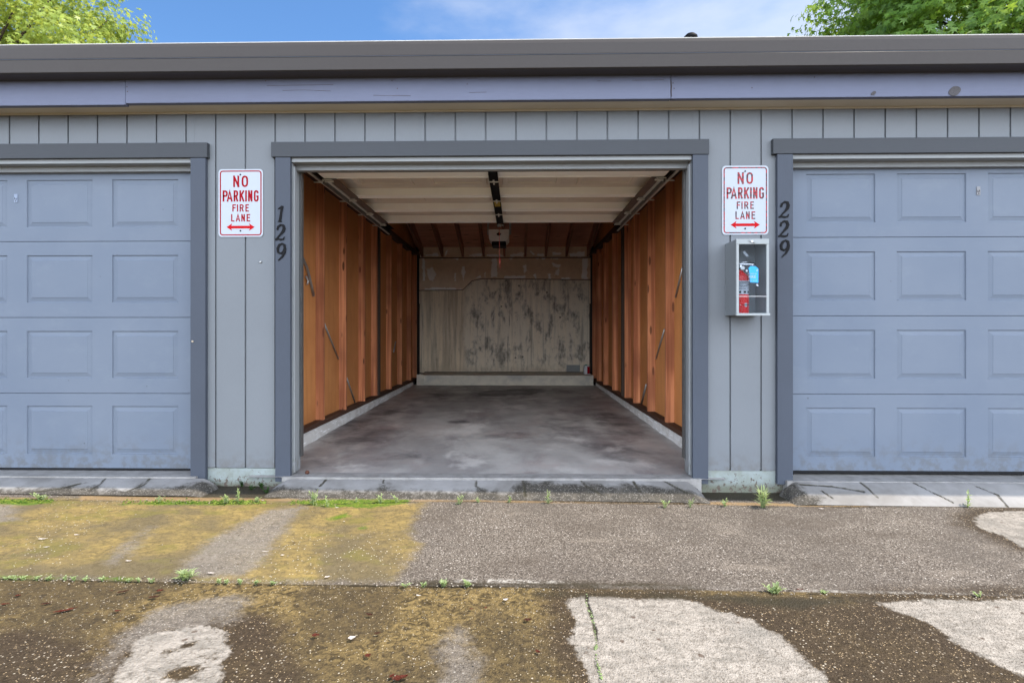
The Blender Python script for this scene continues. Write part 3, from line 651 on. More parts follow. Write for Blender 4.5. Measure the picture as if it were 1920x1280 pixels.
# metal let-in braces: one bent strap near the front, thin diagonals between studs
def strap(pts, X, wd=.012):
    P = []
    for px, py in pts:
        d = ray(px, py); t = X / d[0]; P.append((X, CAM[1] + d[1] * t, CAM[2] + d[2] * t))
    m = MB(); m.tube(P, wd, 6); return m.build('brace_strap', M['steel'], bld)
strap([(556, 462), (566, 480), (575, 500), (582, 527), (588, 555)], -1.862, .013); strap([(574, 518), (578, 526), (576, 533)], -1.855, .01)
strap([(607, 604), (634, 672)], -1.868, .010); strap([(650, 708), (666, 756)], -1.868, .010); strap([(738, 660), (742, 640)], -1.868, .01)
strap([(1280, 500), (1267, 557)], 1.430, .009); strap([(1246, 617), (1230, 672)], 1.430, .009); strap([(1212, 720), (1203, 757)], 1.430, .012)
# back wall
YB = 6.6
bx0, bx1 = -1.80, 1.36
edge_px = [(786, 545), (868, 544), (885, 527), (905, 523), (1108, 525)]
ez = [at(a, b, YB) for a, b in edge_px]; exs = [p[0] for p in ez]; ezs = [p[1] for p in ez]
g0 = [[at(a, b, YB) for a, b in [(872, 500), (1130, 500), (1130, 720), (872, 720)]]]
seam = [[at(a, b, YB) for a, b in [(953, 540), (955, 600), (952, 650), (953, 697)]]]
us = np.linspace(bx0, bx1, 120)
grid('stained_board', us, np.linspace(0, 1, 60), lambda U, V: (U, YB - .014 + 0 * U, .215 + V * (np.interp(U, exs, ezs) - .215)), M['board'],
     {'greyside': lambda x, v: sdf(g0, x, .215 + v * (np.interp(x, exs, ezs) - .215)), 'seam': lambda x, v: ldist(seam, x, .215 + v * (np.interp(x, exs, ezs) - .215))}, bld)
m = MB(); m.tube([(x, YB - .012, z + .004) for x, z in zip(exs, ezs)], .008, 6); m.build('board_edge', M['oldpost'], bld)
mudp = [[(800, 505), (812, 500), (818, 515), (812, 527), (804, 525)], [(867, 500), (871, 498), (873, 510), (869, 525), (865, 512)], [(922, 483), (931, 483), (933, 520), (920, 520)], [(980, 498), (987, 495), (988, 508), (983, 513)],
        [(945, 518), (985, 516), (985, 521), (945, 523)], [(1035, 494), (1052, 496), (1048, 501), (1037, 500)], [(1040, 505), (1049, 504), (1048, 517), (1041, 516)], [(1093, 485), (1102, 485), (1101, 525), (1090, 523)], [(1000, 515), (1004, 512), (1005, 523)],
        [(1028, 514), (1032, 514), (1032, 523), (1028, 523)], [(1052, 520), (1070, 520), (1070, 524), (1052, 524)], [(892, 521), (902, 515), (902, 521)], [(907, 513), (911, 510), (909, 520)], [(792, 484), (796, 484), (797, 525), (793, 525)],
        [(852, 512), (855, 512), (855, 527), (852, 527)], [(796, 477), (820, 474), (824, 480), (798, 481)], [(836, 470), (839, 469), (837, 480), (834, 480)], [(880, 478), (903, 475), (904, 481), (880, 481)], [(912, 477), (945, 478), (945, 481), (912, 481)], [(957, 478), (982, 473), (981, 481), (958, 481)],
        [(995, 470), (1003, 476), (1000, 478), (993, 473)], [(1008, 475), (1020, 475), (1020, 481), (1006, 480)], [(1036, 473), (1053, 474), (1050, 478), (1037, 478)], [(1068, 476), (1096, 471), (1096, 481), (1070, 481)], [(822, 484), (832, 484), (830, 487)], [(849, 484), (860, 484), (858, 488)], [(1005, 484), (1022, 484), (1020, 486)], [(1033, 484), (1048, 484), (1046, 487)], [(955, 484), (962, 484), (958, 487)], [(797, 541), (820, 539), (865, 541), (865, 543), (797, 543)]]
mudw = [[at(a, b, YB) for a, b in p] for p in mudp]
grid('drywall', np.linspace(bx0 - .02, bx1 + .02, 220), np.linspace(1.5, 2.62, 90), lambda U, V: (U, YB + 0 * U, V), M['mud'], {'mud': lambda x, z: sdf(mudw, x, z)}, bld, False)
zl = at(950, 483, YB)[1]
m = MB(); m.box(bx0 - .07, bx1 + .07, YB - .012, YB - .001, zl - .010, zl + .006); m.build('drywall_ledge', M['oldpost'], bld)
m = MB(); m.box(-1.9, 1.45, YB + .002, YB + .04, 0, 2.62); m.build('back_framing', M['oldpost'], bld)
m = MB(); m.box(-1.725, 1.335, 5.86, 6.58, -.02, .222, .008); m.box(-1.725, -1.60, 5.84, 5.858, 0, .235, .006); m.build('back_step', M['step'], bld)
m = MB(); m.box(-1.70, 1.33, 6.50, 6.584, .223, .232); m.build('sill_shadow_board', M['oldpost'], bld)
# roof deck and rafters (back slope seen below the open door)
sl = .28; m = MB()
zr = lambda y: 2.372 + sl * (YB - y)
m.poly([(RY, zr(RY) + .185), (YB, zr(YB) + .185), (YB, zr(YB) + .20), (RY, zr(RY) + .20)], -1.875, 1.437, axis='x'); m.poly([(.05, 2.69), (RY, zr(RY) + .17), (RY, zr(RY) + .185), (.05, 2.70)], -1.875, 1.437, axis='x')
m.build('roof_deck', M['deck'], bld)
for px in (829.5, 868, 907, 946, 985, 1023.5, 1062, 792, 1102):
    x = at(px, 480, YB)[0]; m = MB(); m.poly([(RY, zr(RY)), (YB - .002, zr(YB)), (YB - .002, zr(YB) + .184), (RY, zr(RY) + .184)], x - .019, x + .019, axis='x'); m.build('rafter', M['rafter'], bld)
# small metal brackets, hook
def dot(name, px, py, Y, r, mt, par, lab=None):
    x, z = at(px, py, Y); m = MB(); m.tube([(x, Y + .002, z), (x, Y - .006, z), (x, Y - .010, z)], [r, r, r * .5], 12); o = m.build(name, mt, par)
    if lab: o['label'] = lab
    return o
dot('screw_cap', 489, 491, 0, .008, M['steel'], bld); dot('paint_chip', 361.5, 640, -.031, .006, flat('bare_wood', (.6, .5, .38)), bld)

# ---- overhead door (open, horizontal) : part of the building, with sub-parts
g = G('warm_white_enamel', .5); n = g.noise(3, 4, .6); c = g.mix(g.rng(n, .3, .7), (.93, .92, .88), (.88, .86, .82)); M['innerdoor'] = g.done(c)
g = G('shaded_door_skin', .7); n = g.noise(2.2, 5, .6); c = g.mix(g.rng(n, .3, .7), (.66, .59, .50), (.56, .50, .43)); M['doorskin'] = g.done(c)  # grey-beige skin, with the recess shade between ribs put into its colour
ZD = 2.107; X0, X1 = -1.43, 1.09
bands = [(.22, .38), (.90, .98), (1.44, 1.52), (1.975, 2.05)]
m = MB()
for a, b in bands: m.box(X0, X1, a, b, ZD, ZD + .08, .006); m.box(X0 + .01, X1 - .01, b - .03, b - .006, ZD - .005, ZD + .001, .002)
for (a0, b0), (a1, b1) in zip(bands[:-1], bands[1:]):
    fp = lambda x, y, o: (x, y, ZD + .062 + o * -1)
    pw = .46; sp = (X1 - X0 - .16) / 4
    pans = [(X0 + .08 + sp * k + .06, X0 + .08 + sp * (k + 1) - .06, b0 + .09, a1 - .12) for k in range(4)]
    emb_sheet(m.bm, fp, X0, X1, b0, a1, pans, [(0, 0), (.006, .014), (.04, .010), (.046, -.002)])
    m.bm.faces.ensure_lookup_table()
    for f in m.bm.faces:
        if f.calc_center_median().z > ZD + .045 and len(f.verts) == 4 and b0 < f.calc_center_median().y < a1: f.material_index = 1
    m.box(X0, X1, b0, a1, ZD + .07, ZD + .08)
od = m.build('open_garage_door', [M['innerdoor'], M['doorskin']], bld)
m = MB(); m.box(X0 + .01, X1 - .01, .185, .199, ZD - .012, ZD + .03, .004); m.build('bottom_seal', M['blackplastic'], od)
for s, xe in ((1, X0), (-1, X1)):
    for i, ((a0, b0), (a1, b1)) in enumerate(zip(bands[:-1], bands[1:])):
        m = MB(); m.poly([(xe, b0 - .02), (xe + s * .10, b0 - .02), (xe + s * .10, a1 + .03), (xe + s * .06, b1 - .01), (xe, b1 - .01)][::s], ZD - .012, ZD - .0065, axis='z')
        m.box(min(xe, xe + s * .012), max(xe, xe + s * .012), b0 - .02, b1 - .01, ZD - .045, ZD - .0125); m.build('end_stile', M['darksteel'], od)
        m = MB(); m.poly([(xe - s * .002, b0 + .03), (xe + s * .034, b0 + .03), (xe + s * .034, a1 + .02), (xe + s * .012, b1 - .02), (xe - s * .002, b1 - .02)][::s], ZD - .017, ZD - .0125, axis='z'); m.build('stile_plate', M['lightsteel'], od)
    for (a, b) in bands:
        y = b - .01; x = xe + s * .03
        m = MB(); m.box(x - .035, x + .035, y - .02, y + .02, ZD - .019, ZD - .0125, .002); m.tube([(x - .045, y, ZD - .026), (x + .045, y, ZD - .026)], .007, 8)
        m.tube([(x - .025, y - .02, ZD - .018), (x - .025, y - .02, ZD - .03)], .006, 8); m.tube([(x + .02, y + .02, ZD - .018), (x + .02, y + .02, ZD - .03)], .006, 8)
        m.tube([(x - s * .02, y, ZD - .03), (x - s * .10, y, ZD - .03)], .006, 8); m.build('roller_hinge', M['lightsteel'], od)
xs_ = -.165
m = MB(); m.box(xs_ - .033, xs_ + .033, .20, 2.05, ZD - .014, ZD - .008, .001); m.box(xs_ - .033, xs_ - .027, .20, 2.05, ZD - .03, ZD - .0145); m.box(xs_ + .027, xs_ + .033, .20, 2.05, ZD - .03, ZD - .0145); m.build('centre_stile', M['black'], od)
for a, b in bands[:3] + [(0, 2.03)]:
    m = MB(); m.box(xs_ - .036, xs_ + .036, b - .014, b + .006, ZD - .037, ZD - .031, .002); m.tube([(xs_, b - .05, ZD - .032), (xs_, b - .05, ZD - .045)], .007, 8); m.tube([(xs_, b + .03, ZD - .032), (xs_, b + .03, ZD - .045)], .006, 8); m.build('hinge', M['lightsteel'], od)
m = MB(); m.box(xs_ - .026, xs_ + .026, 1.08, 1.25, ZD - .017, ZD - .0145); o = m.build('warning_sticker', flat('yellow_sticker', (.5, .33, .03), .5, 0, .3, 80), od)
m = MB(); x = at(1123, 373, .98)[0]; m.box(x - .035, x + .035, 1.0, 1.05, ZD + .052, ZD + .056); m.build('sticker', M['signwhite'], od)
for s, xe, ye in ((-1, -1.5, 2.80), (1, 1.155, 2.62)):
    m = MB(); m.box(xe - .004, xe + .004, .16, ye, ZD + .022, ZD + .075); m.box(min(xe, xe - s * .055), max(xe, xe - s * .055), .16, ye, ZD + .075, ZD + .081); m.box(min(xe, xe - s * .03), max(xe, xe - s * .03), .16, ye, ZD + .018, ZD + .0215)
    m.box(xe - .022 + s * .025, xe + .022 + s * .025, .14, ye + .02, ZD + .082, ZD + .09); trk = m.build('door_track', M['black'], bld)
    m = MB(); m.box(xe - .009, xe + .009, .16, ye, ZD + .010, ZD + .0175); m.build('track_lip', M['lightsteel'], trk)
    m = MB(); m.box(xe - .004, xe + .004, .12, .16, .1, ZD + .07); m.build('vertical_track', M['darksteel'], bld)
    m = MB(); m.tube([(xe, ye - .03, ZD + .08), (xe + s * .2, ye + .02, 2.42)], .012, 6); m.build('track_hanger', M['steel'], bld)
for a, b in ((at(1240, 320, .1)[0] - .03, OP['c'][1] - .02), (OP['c'][0] + .02, OP['c'][0] + .10)):
    m = MB(); m.box(a, b, .112, .15, 2.085, 2.098); m.build('track_bracket', M['steel'], bld)

# ================================================================== THINGS
# door opener
oy = 3.85; ox = at(936, 440, oy)[0]; ozt = at(936, 430, oy - .15)[1]; ozb = at(936, 452, oy - .15)[1]
op = empty('door_opener', (ox, oy, ozt + .1), 'white garage door opener with dark lens hanging from the rafters behind the raised door', 'door opener')
off = (ox, oy, ozt + .1)
m = MB(); pts = [(ox - .135, ozt), (ox - .135, ozb + .04), (ox - .10, ozb), (ox + .10, ozb), (ox + .135, ozb + .04), (ox + .135, ozt)]; m.poly(pts, oy - .15, oy + .22); m.build('motor_housing', M['whiteplastic'], op, off)
m = MB(); m.box(ox - .095, ox + .095, oy - .155, oy + .1, ozb - .062, ozb - .001, .01); m.build('light_lens', M['black'], op, off)
m = MB()
for s in (-1, 1): m.box(ox + s * .15 - .014, ox + s * .15 + .014, oy - .02, oy - .016, ozt - .05, ozt + .55)
m.build('hanger_strap', M['steel'], op, off)
m = MB(); m.box(ox - .016, ox + .016, 2.0, oy - .1, ozt + .04, ozt + .075); m.build('rail', M['steel'], op, off)
m = MB(); m.box(ox - .03, ox + .03, 2.35, 2.5, ozt - .0, ozt + .038, .004); m.tube([(ox, 2.4, ozt + .01), (xs_, 2.06, ZD + .0)], .013, 6); m.build('trolley', M['black'], op, off)
m = MB(); m.tube([(ox + .02, oy - .156, ozb + .08), (ox + .0, oy - .158, ozb + .10), (ox - .02, oy - .156, ozb + .08)], .02, 8); m.build('vent_grille', M['black'], op, off)
m = MB(); p = [at(936, 424, 2.45), at(936.5, 470, 2.45), at(937, 484, 2.45)]; m.tube([(a, 2.45, b) for a, b in p], .0035, 6); z0 = p[-1][1]; x0 = p[-1][0]
m.lathe((x0, 2.45, z0 - .055), [(.0, 0), (.009, .005), (.012, .025), (.008, .04), (.011, .05), (.0, .058)], 10); m.tube([(x0, 2.45, z0 - .05), (x0 + .006, 2.45, at(938, 503, 2.45)[1])], .004, 6)
m.build('release_cord', M['rope'], op, off)
m = MB(); m.tube([(ox - .19, oy + .1, ozb + .01), (ox - .12, oy + .15, ozb - .03), (ox + .0, oy + .2, ozb - .02)], .006, 6); m.build('power_cord', flat('tan_cord', (.4, .28, .12)), op, off)

# paint can on the back step
x, z = at(1098, 703, 6.15)
pc = empty('paint_can', (x, 6.15, .223), 'small rectangular white and red can standing on the back concrete step', 'can')
m = MB(); m.box(x - .035, x + .06, 6.10, 6.20, .223, .375, .006); m.build('can_body', flat('can_white', (.55, .57, .58), .4), pc, (x, 6.15, .223))
m = MB(); m.box(x + .022, x + .0605, 6.097, 6.1, .235, .36); m.build('can_label', M['red'], pc, (x, 6.15, .223))
m = MB(); m.lathe((x + .01, 6.15, .375), [(.02, 0), (.02, .014), (.016, .018), (0, .018)], 14); m.box(x - .03, x + .075, 6.105, 6.19, .376, .380); m.build('can_lid', flat('green_lid', (.06, .25, .18), .4), pc, (x, 6.15, .223))
m = MB(); m.box(x - .30, x - .05, YB - .032, YB - .018, .235, .36, .002); m.build('grey_patch_plate', flat('patch_grey', (.26, .27, .26), .6), bld)

# --- stroke lettering
GL = {'N': [[(0, 0), (0, 1)], [(0, 1), (1, 0)], [(1, 0), (1, 1)]], 'O': 'O', 'P': [[(0, 0), (0, 1), (.62, 1), (.9, .93), (1, .76), (.9, .58), (.62, .5), (0, .5)]],
      'A': [[(0, 0), (.5, 1), (1, 0)], [(.2, .26), (.8, .26)]], 'R': [[(0, 0), (0, 1), (.6, 1), (.9, .93), (1, .76), (.9, .58), (.6, .5), (0, .5)], [(.55, .5), (1, 0)]],
      'K': [[(0, 0), (0, 1)], [(1, 1), (0, .4)], [(.36, .6), (1, 0)]], 'I': [[(.5, 0), (.5, 1)]], 'F': [[(0, 0), (0, 1), (1, 1)], [(0, .53), (.85, .53)]],
      'E': [[(1, 0), (0, 0), (0, 1), (1, 1)], [(0, .53), (.85, .53)]], 'L': [[(0, 1), (0, 0), (1, 0)]],
      'G': [[(1, .78), (.93, .92), (.7, 1), (.3, 1), (.07, .92), (0, .78), (0, .22), (.07, .08), (.3, 0), (.7, 0), (.93, .08), (1, .2), (1, .46), (.55, .46)]]}
GL['O'] = [[(.5, 1), (.2, .95), (.03, .8), (0, .6), (0, .4), (.03, .2), (.2, .05), (.5, 0), (.8, .05), (.97, .2), (1, .4), (1, .6), (.97, .8), (.8, .95), (.5, 1)]]
def ribbon(m, pts, wds, y0, y1):
    n = len(pts); A = []; B = []
    closed = n > 3 and pts[0] == pts[-1]
    for i in range(n):
        def dirn(a, b):
            v = Vector((b[0] - a[0], b[1] - a[1])); return v.normalized() if v.length > 1e-9 else Vector((1, 0))
        if i == 0: d1 = d2 = dirn(pts[0], pts[1])
        elif i == n - 1: d1 = d2 = dirn(pts[-2], pts[-1])
        else: d1 = dirn(pts[i - 1], pts[i]); d2 = dirn(pts[i], pts[i + 1])
        if closed and i in (0, n - 1): d1 = dirn(pts[-2], pts[-1]); d2 = dirn(pts[0], pts[1])
        t = (d1 + d2); t = t.normalized() if t.length > 1e-3 else d1
        nrm = Vector((-t.y, t.x)); k = 1 / max(.42, nrm.dot(Vector((-d1.y, d1.x))))
        wd = wds[i] / 2 if isinstance(wds, list) else wds / 2
        A.append((pts[i][0] + nrm.x * wd * k, pts[i][1] + nrm.y * wd * k)); B.append((pts[i][0] - nrm.x * wd * k, pts[i][1] - nrm.y * wd * k))
    bm = m.bm
    for i in range(n - 1):
        vs = [bm.verts.new((p[0], y, p[1])) for y in (y0, y1) for p in (A[i], A[i + 1], B[i + 1], B[i])]
        for q in ((0, 1, 2, 3), (7, 6, 5, 4), (0, 4, 5, 1), (1, 5, 6, 2), (2, 6, 7, 3), (3, 7, 4, 0)): bm.faces.new([vs[k] for k in q])
def extend(p, e):
    if p[0] == p[-1]: return p
    a = Vector(p[0]) + (Vector(p[0]) - Vector(p[1])).normalized() * e; b = Vector(p[-1]) + (Vector(p[-1]) - Vector(p[-2])).normalized() * e
    return [tuple(a)] + list(p[1:-1]) + [tuple(b)]
def letters(m, items, h, x0, zb, sw, y0, y1, scl=1.):
    for ch, a, b in items:
        wd = (b - a) - sw; 
        for i, st in enumerate(GL[ch]):
            st = [(x0 + a + sw / 2 + p[0] * max(wd, 0), zb + sw / 2 + p[1] * (h - sw)) for p in st]; st = extend(st, sw * .48) if len(st) < 14 else st
            ribbon(m, st, sw * 1.0, y0 - .00008 * i, y1)
def rrect(w_, h_, r, cx, cz, n=7):
    pts = []
    for sx_, sz_, a0 in ((1, 1, 0), (-1, 1, 90), (-1, -1, 180), (1, -1, 270)):
        for k in range(n + 1):
            a = R(a0 + 90 * k / n); pts.append((cx + sx_ * (w_ / 2 - r) + r * math.cos(a), cz + sz_ * (h_ / 2 - r) + r * math.sin(a)))
    return pts
def sign(px0, py0, px1, py1, label, faded):
    a = at(px0, py0, -.006); b = at(px1, py1, -.006); W = b[0] - a[0]; H = a[1] - b[1]; cx = (a[0] + b[0]) / 2; cz = (a[1] + b[1]) / 2
    root = empty('no_parking_sign', (cx, -.004, cz), label, 'sign', 'no parking fire lane signs')
    k = W / 540; X = lambda v: a[0] + (v - 120) * k; Z = lambda v: a[1] - (v - 112) * (H / 813)
    off = (cx, -.004, cz)
    m = MB(); m.poly(rrect(W, H, .024, cx, cz), -.0055, -.003); m.build('sign_panel', M['signwhite'], root, off)
    m = MB(); pts = rrect(W - .027, H - .027, .017, cx, cz); ribbon(m, pts + [pts[0]], .0075, -.0062, -.0057); m.build('red_border', M['redfade'] if faded else M['red'], root, off)
    m = MB(); y0, y1 = -.0063, -.0057
    def row(items, zb, h, sw): letters(m, [(c, (p - 120) * k, (q - 120) * k) for c, p, q in items], h * H / 813, a[0], Z(zb), sw * k, y0, y1)
    row([('N', 300, 372), ('O', 402, 480)], 328, 138, 21); row([('P', 172, 234), ('A', 222, 292), ('R', 305, 360), ('K', 375, 434), ('I', 445, 461), ('N', 480, 532), ('G', 550, 608)], 502, 135, 20)
    row([('F', 290, 332), ('I', 345, 359), ('R', 378, 426), ('E', 448, 490)], 622, 88, 14); row([('L', 275, 315), ('A', 331, 384), ('N', 398, 441), ('E', 462, 506)], 741, 90, 14)
    m.build('lettering', M['redfade'] if faded else M['red'], root, off)
    m = MB(); P = [(220, 808), (288, 762), (276, 792), (502, 792), (490, 762), (560, 808), (490, 852), (502, 824), (276, 824), (288, 852)]; m.poly([(X(u), Z(v)) for u, v in P], y0, y1); m.build('arrow', M['redbright'], root, off)
    for zz in (178, 852):
        m = MB(); x, z = X(388), Z(zz); m.tube([(x, -.0062, z), (x, -.0095, z), (x, -.0105, z)], [.005, .005, .003], 10); m.build('screw', M['black'], root, off)
    return root
g = G('weathered_red_sheeting', .5); c = g.mix(g.rng(g.noise(45, 3, .6), .42, .58), (.035, .012, .018), (.30, .006, .014)); M['redfade'] = g.done(c)
M['redbright'] = flat('bright_red_sheeting', (.40, .006, .010), .5, spec=.05)
sign(409.5, 317.5, 493, 444, 'bright red and white no parking fire lane sign left of the open stall', False)
sign(1354, 311, 1441, 440, 'no parking fire lane sign with darkened letters above the extinguisher cabinet', True)

# house numbers: variable-width serif numerals
DG = {'1': [([(.18, .80), (.50, .97)], [.05, .10]), ([(.52, 1.0), (.50, .5), (.47, .03)], [.19, .15, .19]), ([(.30, .02), (.66, .02)], [.05, .05])],
      '2': [([(.16, .70), (.20, .86), (.42, .98), (.68, .94), (.80, .76), (.74, .58), (.52, .38), (.22, .14), (.06, .05)], [.13, .14, .12, .17, .21, .20, .13, .08, .06]), ([(.05, .055), (.3, .10), (.6, .06), (.84, .09)], [.09, .12, .14, .08]), ([(.84, .07), (.92, .24)], [.10, .04]), ([(.11, .70), (.24, .70)], [.09, .09])],
      '9': [([(.5, .98), (.28, .90), (.17, .70), (.24, .50), (.46, .42), (.68, .50), (.80, .70), (.72, .90), (.5, .98)], [.10, .15, .17, .14, .10, .12, .17, .15, .10]), ([(.82, .70), (.80, .48), (.66, .24), (.34, .02)], [.16, .17, .12, .05])]}
def number(txt, px, ys, label):
    x, z = at(px, ys[1][0], -.032); root = empty('house_number', (x, -.032, z), label, 'number', 'house numbers on the door trims')
    for ch, (ya, yb), dx in zip(txt, ys, (0, -1, 0)):
        zt = at(px, ya, -.034)[1]; zb = at(px, yb, -.034)[1]; h = zt - zb; wd = h * .66; xc = at(px + dx, ya, -.034)[0]; m = MB()
        for i, (pts, ws) in enumerate(DG[ch]):
            ribbon(m, [(xc - wd / 2 + p[0] * wd + (p[1] - .5) * h * .12, zb + p[1] * h) for p in pts], [q * h * .82 for q in ws], -.0375 - .0004 * i, -.0315)
        m.build('digit', M['black'], root, (x, -.032, z))
number('129', 527, [(386, 416), (421, 451), (456, 489)], 'black numerals 129 on the trim left of the open stall')
number('229', 1471, [(378, 409), (414, 445), (450, 483)], 'black numerals 229 on the trim of the closed door on the right')

# extinguisher cabinet
cx0 = at(1361, 520, -.001)[0]; YF = -.19; fx0 = at(1379.5, 520, YF)[0]; fx1 = at(1441, 520, YF)[0]; cz1 = at(1400, 448.5, YF)[1]; cz0 = at(1400, 590.5, YF)[1]
fx0 = cx0 = (fx0 + cx0) / 2
cab = empty('extinguisher_cabinet', ((fx0 + fx1) / 2, 0, cz0), 'grey metal wall cabinet with a clear front holding the fire extinguisher', 'cabinet'); off = ((fx0 + fx1) / 2, 0, cz0)
m = MB(); t = .004
m.box(fx0, fx0 + t, YF + .012, -.001, cz0, cz1, .001); m.box(fx1 - t, fx1, YF + .012, -.001, cz0, cz1, .001); m.box(fx0 + t, fx1 - t, YF + .012, -.001, cz1 - t, cz1); m.box(fx0 + t, fx1 - t, YF + .012, -.001, cz0, cz0 + t); m.box(fx0 + t, fx1 - t, -.006, -.001, cz0 + t, cz1 - t)
m.build('cabinet_body', paint('cabinet_paint', (.19, .205, .215), .45, .06), cab, off)
m = MB(); e = .014
m.box(fx0 - .002, fx0 + e, YF - .004, YF + .0115, cz0 + .012, cz1 - .032, .002); m.box(fx1 - e, fx1 + .002, YF - .004, YF + .0115, cz0 + .012, cz1 - .032, .002)
m.box(fx0 - .002, fx1 + .002, YF - .004, YF + .0115, cz1 - .0315, cz1 + .002, .002); m.box(fx0 - .004, fx1 + .006, YF - .009, YF + .0115, cz0 - .004, cz0 + .0115, .002)
m.build('door_frame', paint('frame_paint', (.30, .32, .325), .4, .05), cab, off)
g = G('clear_pane', .05); tr = g.t.nodes.new('ShaderNodeBsdfTransparent'); gl_ = g.t.nodes.new('ShaderNodeBsdfGlossy'); gl_.inputs['Roughness'].default_value = .04; gl_.inputs['Color'].default_value = (.8, .85, .9, 1)
tr.inputs['Color'].default_value = (.86, .88, .90, 1); mxs = g.t.nodes.new('ShaderNodeMixShader'); mxs.inputs[0].default_value = .006
g.t.links.new(tr.outputs[0], mxs.inputs[1]); g.t.links.new(gl_.outputs[0], mxs.inputs[2]); g.t.links.new(mxs.outputs[0], g.t.nodes['Material Output'].inputs[0]); M['pane'] = g.m
m = MB(); m.box(fx0 + e, fx1 - e, YF + .002, YF + .005, cz0 + .012, cz1 - .032); m.build('window_pane', M['pane'], cab, off)
m = MB(); zq = at(1400, 555.5, YF)[1]; m.box(fx0 + e, fx1 - e, YF - .0005, YF + .0015, zq - .0015, zq + .0015); m.build('pane_rib', M['steel'], cab, off)
m = MB(); x, z = at(1409, 453, YF); m.tube([(x - .02, YF - .006, z + .006), (x, YF - .009, z), (x + .016, YF - .006, z - .008)], .0035, 6); m.tube([(x, YF - .004, z), (x, YF - .012, z)], .007, 10); m.build('latch', M['steel'], cab, off)
# decal on the pane
dY = YF + .0012
A = lambda u, v: at(1370 + u / 8.54, 450 + v / 8.54, dY)
m = MB(); m.poly([A(*p) for p in [(285, 450), (320, 415), (400, 420), (445, 460), (442, 685), (310, 675), (305, 540)]], dY - .0006, dY); m.build('blue_decal', flat('blue_decal', (.04, .33, .72), .4), cab, off)
m = MB()
def textmesh(body, size, x, z, y, xs=1.):
    cu = bpy.data.curves.new('t', 'FONT'); cu.body = body; cu.size = size; cu.align_x = 'CENTER'; cu.extrude = .0002
    ob = bpy.data.objects.new('t', cu); COL.objects.link(ob); bpy.context.view_layer.update()
    me = bpy.data.meshes.new_from_object(ob.evaluated_get(bpy.context.evaluated_depsgraph_get())); bpy.data.objects.remove(ob)
    me.transform(Matrix.Translation((x, y, z)) @ Matrix.Rotation(R(90), 4, 'X') @ Matrix.Diagonal((xs, 1, 1, 1))); m.bm.from_mesh(me); bpy.data.meshes.remove(me)
p = A(345, 612); textmesh('FIRE', .026, p[0], p[1], dY - .001); p = A(345, 548); textmesh('IN CASE OF', .0105, p[0], p[1], dY - .001); p = A(345, 658); textmesh('BREAK GLASS', .0095, p[0], p[1], dY - .001)
m.build('decal_lettering', M['signwhite'], cab, off); m = MB()
for q in ([(240, 480), (262, 468), (272, 500), (255, 512), (240, 500)], [(408, 490), (430, 465), (440, 480), (420, 502)], [(404, 708), (430, 700), (448, 740), (420, 738)], [(330, 395), (350, 385), (366, 402), (345, 410)]):
    m = MB(); m.poly([A(*p) for p in q], dY - .0012, dY - .0008); m.build('decal_emblem', M['signwhite'], cab, off)
# extinguisher
ex = (fx0 + .066, -.085); zb = cz0 + .006; zs = at(1400, 512, -.1)[1]
fe = empty('fire_extinguisher', (ex[0], ex[1], zb), 'red fire extinguisher standing inside the wall cabinet', 'extinguisher'); off = (ex[0], ex[1], zb)
H_ = zs - zb; rr = .052
m = MB(); m.lathe((ex[0], ex[1], zb), [(0, 0), (.045, 0), (rr, .008), (rr, H_ - .04), (.047, H_ - .02), (.034, H_ - .004), (.018, H_ + .006), (.016, H_ + .02), (0, H_ + .02)], 36); m.build('cylinder', flat('extinguisher_red', (.62, .010, .010), .3, spec=.3), fe, off)
m = MB(); za, zb2 = at(1400, 551.5, -.137)[1], at(1400, 526, -.137)[1]; N_ = 14
def wrap(m, z0, z1, a0, a1, r, n=14):
    bm = m.bm; ring = [[bm.verts.new((ex[0] + r * math.sin(R(a)), ex[1] - r * math.cos(R(a)), z)) for a in np.linspace(a0, a1, n)] for z in (z0, z1)]
    for i in range(n - 1): bm.faces.new((ring[0][i], ring[0][i + 1], ring[1][i + 1], ring[1][i])).smooth = True
wrap(m, za, zb2, -58, 72, rr + .0008); m.build('label', M['signwhite'], fe, off)
m = MB()
for k, (z_, a0, a1) in enumerate([(zb2 - .008, -45, 60), (zb2 - .016, -45, 20), (zb2 - .024, -45, 0), (zb2 - .024, 25, 60), (zb2 - .034, -45, 30), (zb2 - .043, -40, 5), (zb2 - .052, -45, 15)]): wrap(m, z_ - .0012, z_ + .0012, a0, a1, rr + .0014)
for a0 in (-32, 0, 32): wrap(m, za + .008, za + .021, a0, a0 + 16, rr + .0014, 5)
m.build('label_print', M['black'], fe, off)
zd = at(1405, 571.5, -.137)[1]
m = MB(); bm = m.bm; q = [(-28, 0), (18, .0135), (60, 0), (18, -.0135)]; bm.faces.new([bm.verts.new((ex[0] + (rr + .003) * math.sin(R(a)), ex[1] - (rr + .003) * math.cos(R(a)), zd + dz)) for a, dz in q]); bm.verts.ensure_lookup_table()
m.build('diamond_badge', M['signwhite'], fe, off)
m = MB(); wrap(m, zd - .002, zd + .002, -8, 44, rr + .0048, 6); m.build('badge_print', M['black'], fe, off)
zt = zb + H_ + .02
m = MB(); m.lathe((ex[0], ex[1], zt), [(0, 0), (.013, 0), (.014, .03), (.010, .034), (0, .036)], 14); m.tube([(ex[0] - .012, ex[1], zt + .02), (ex[0] - .045, ex[1], zt + .018)], .007, 8); m.build('valve', M['chrome'], fe, off)
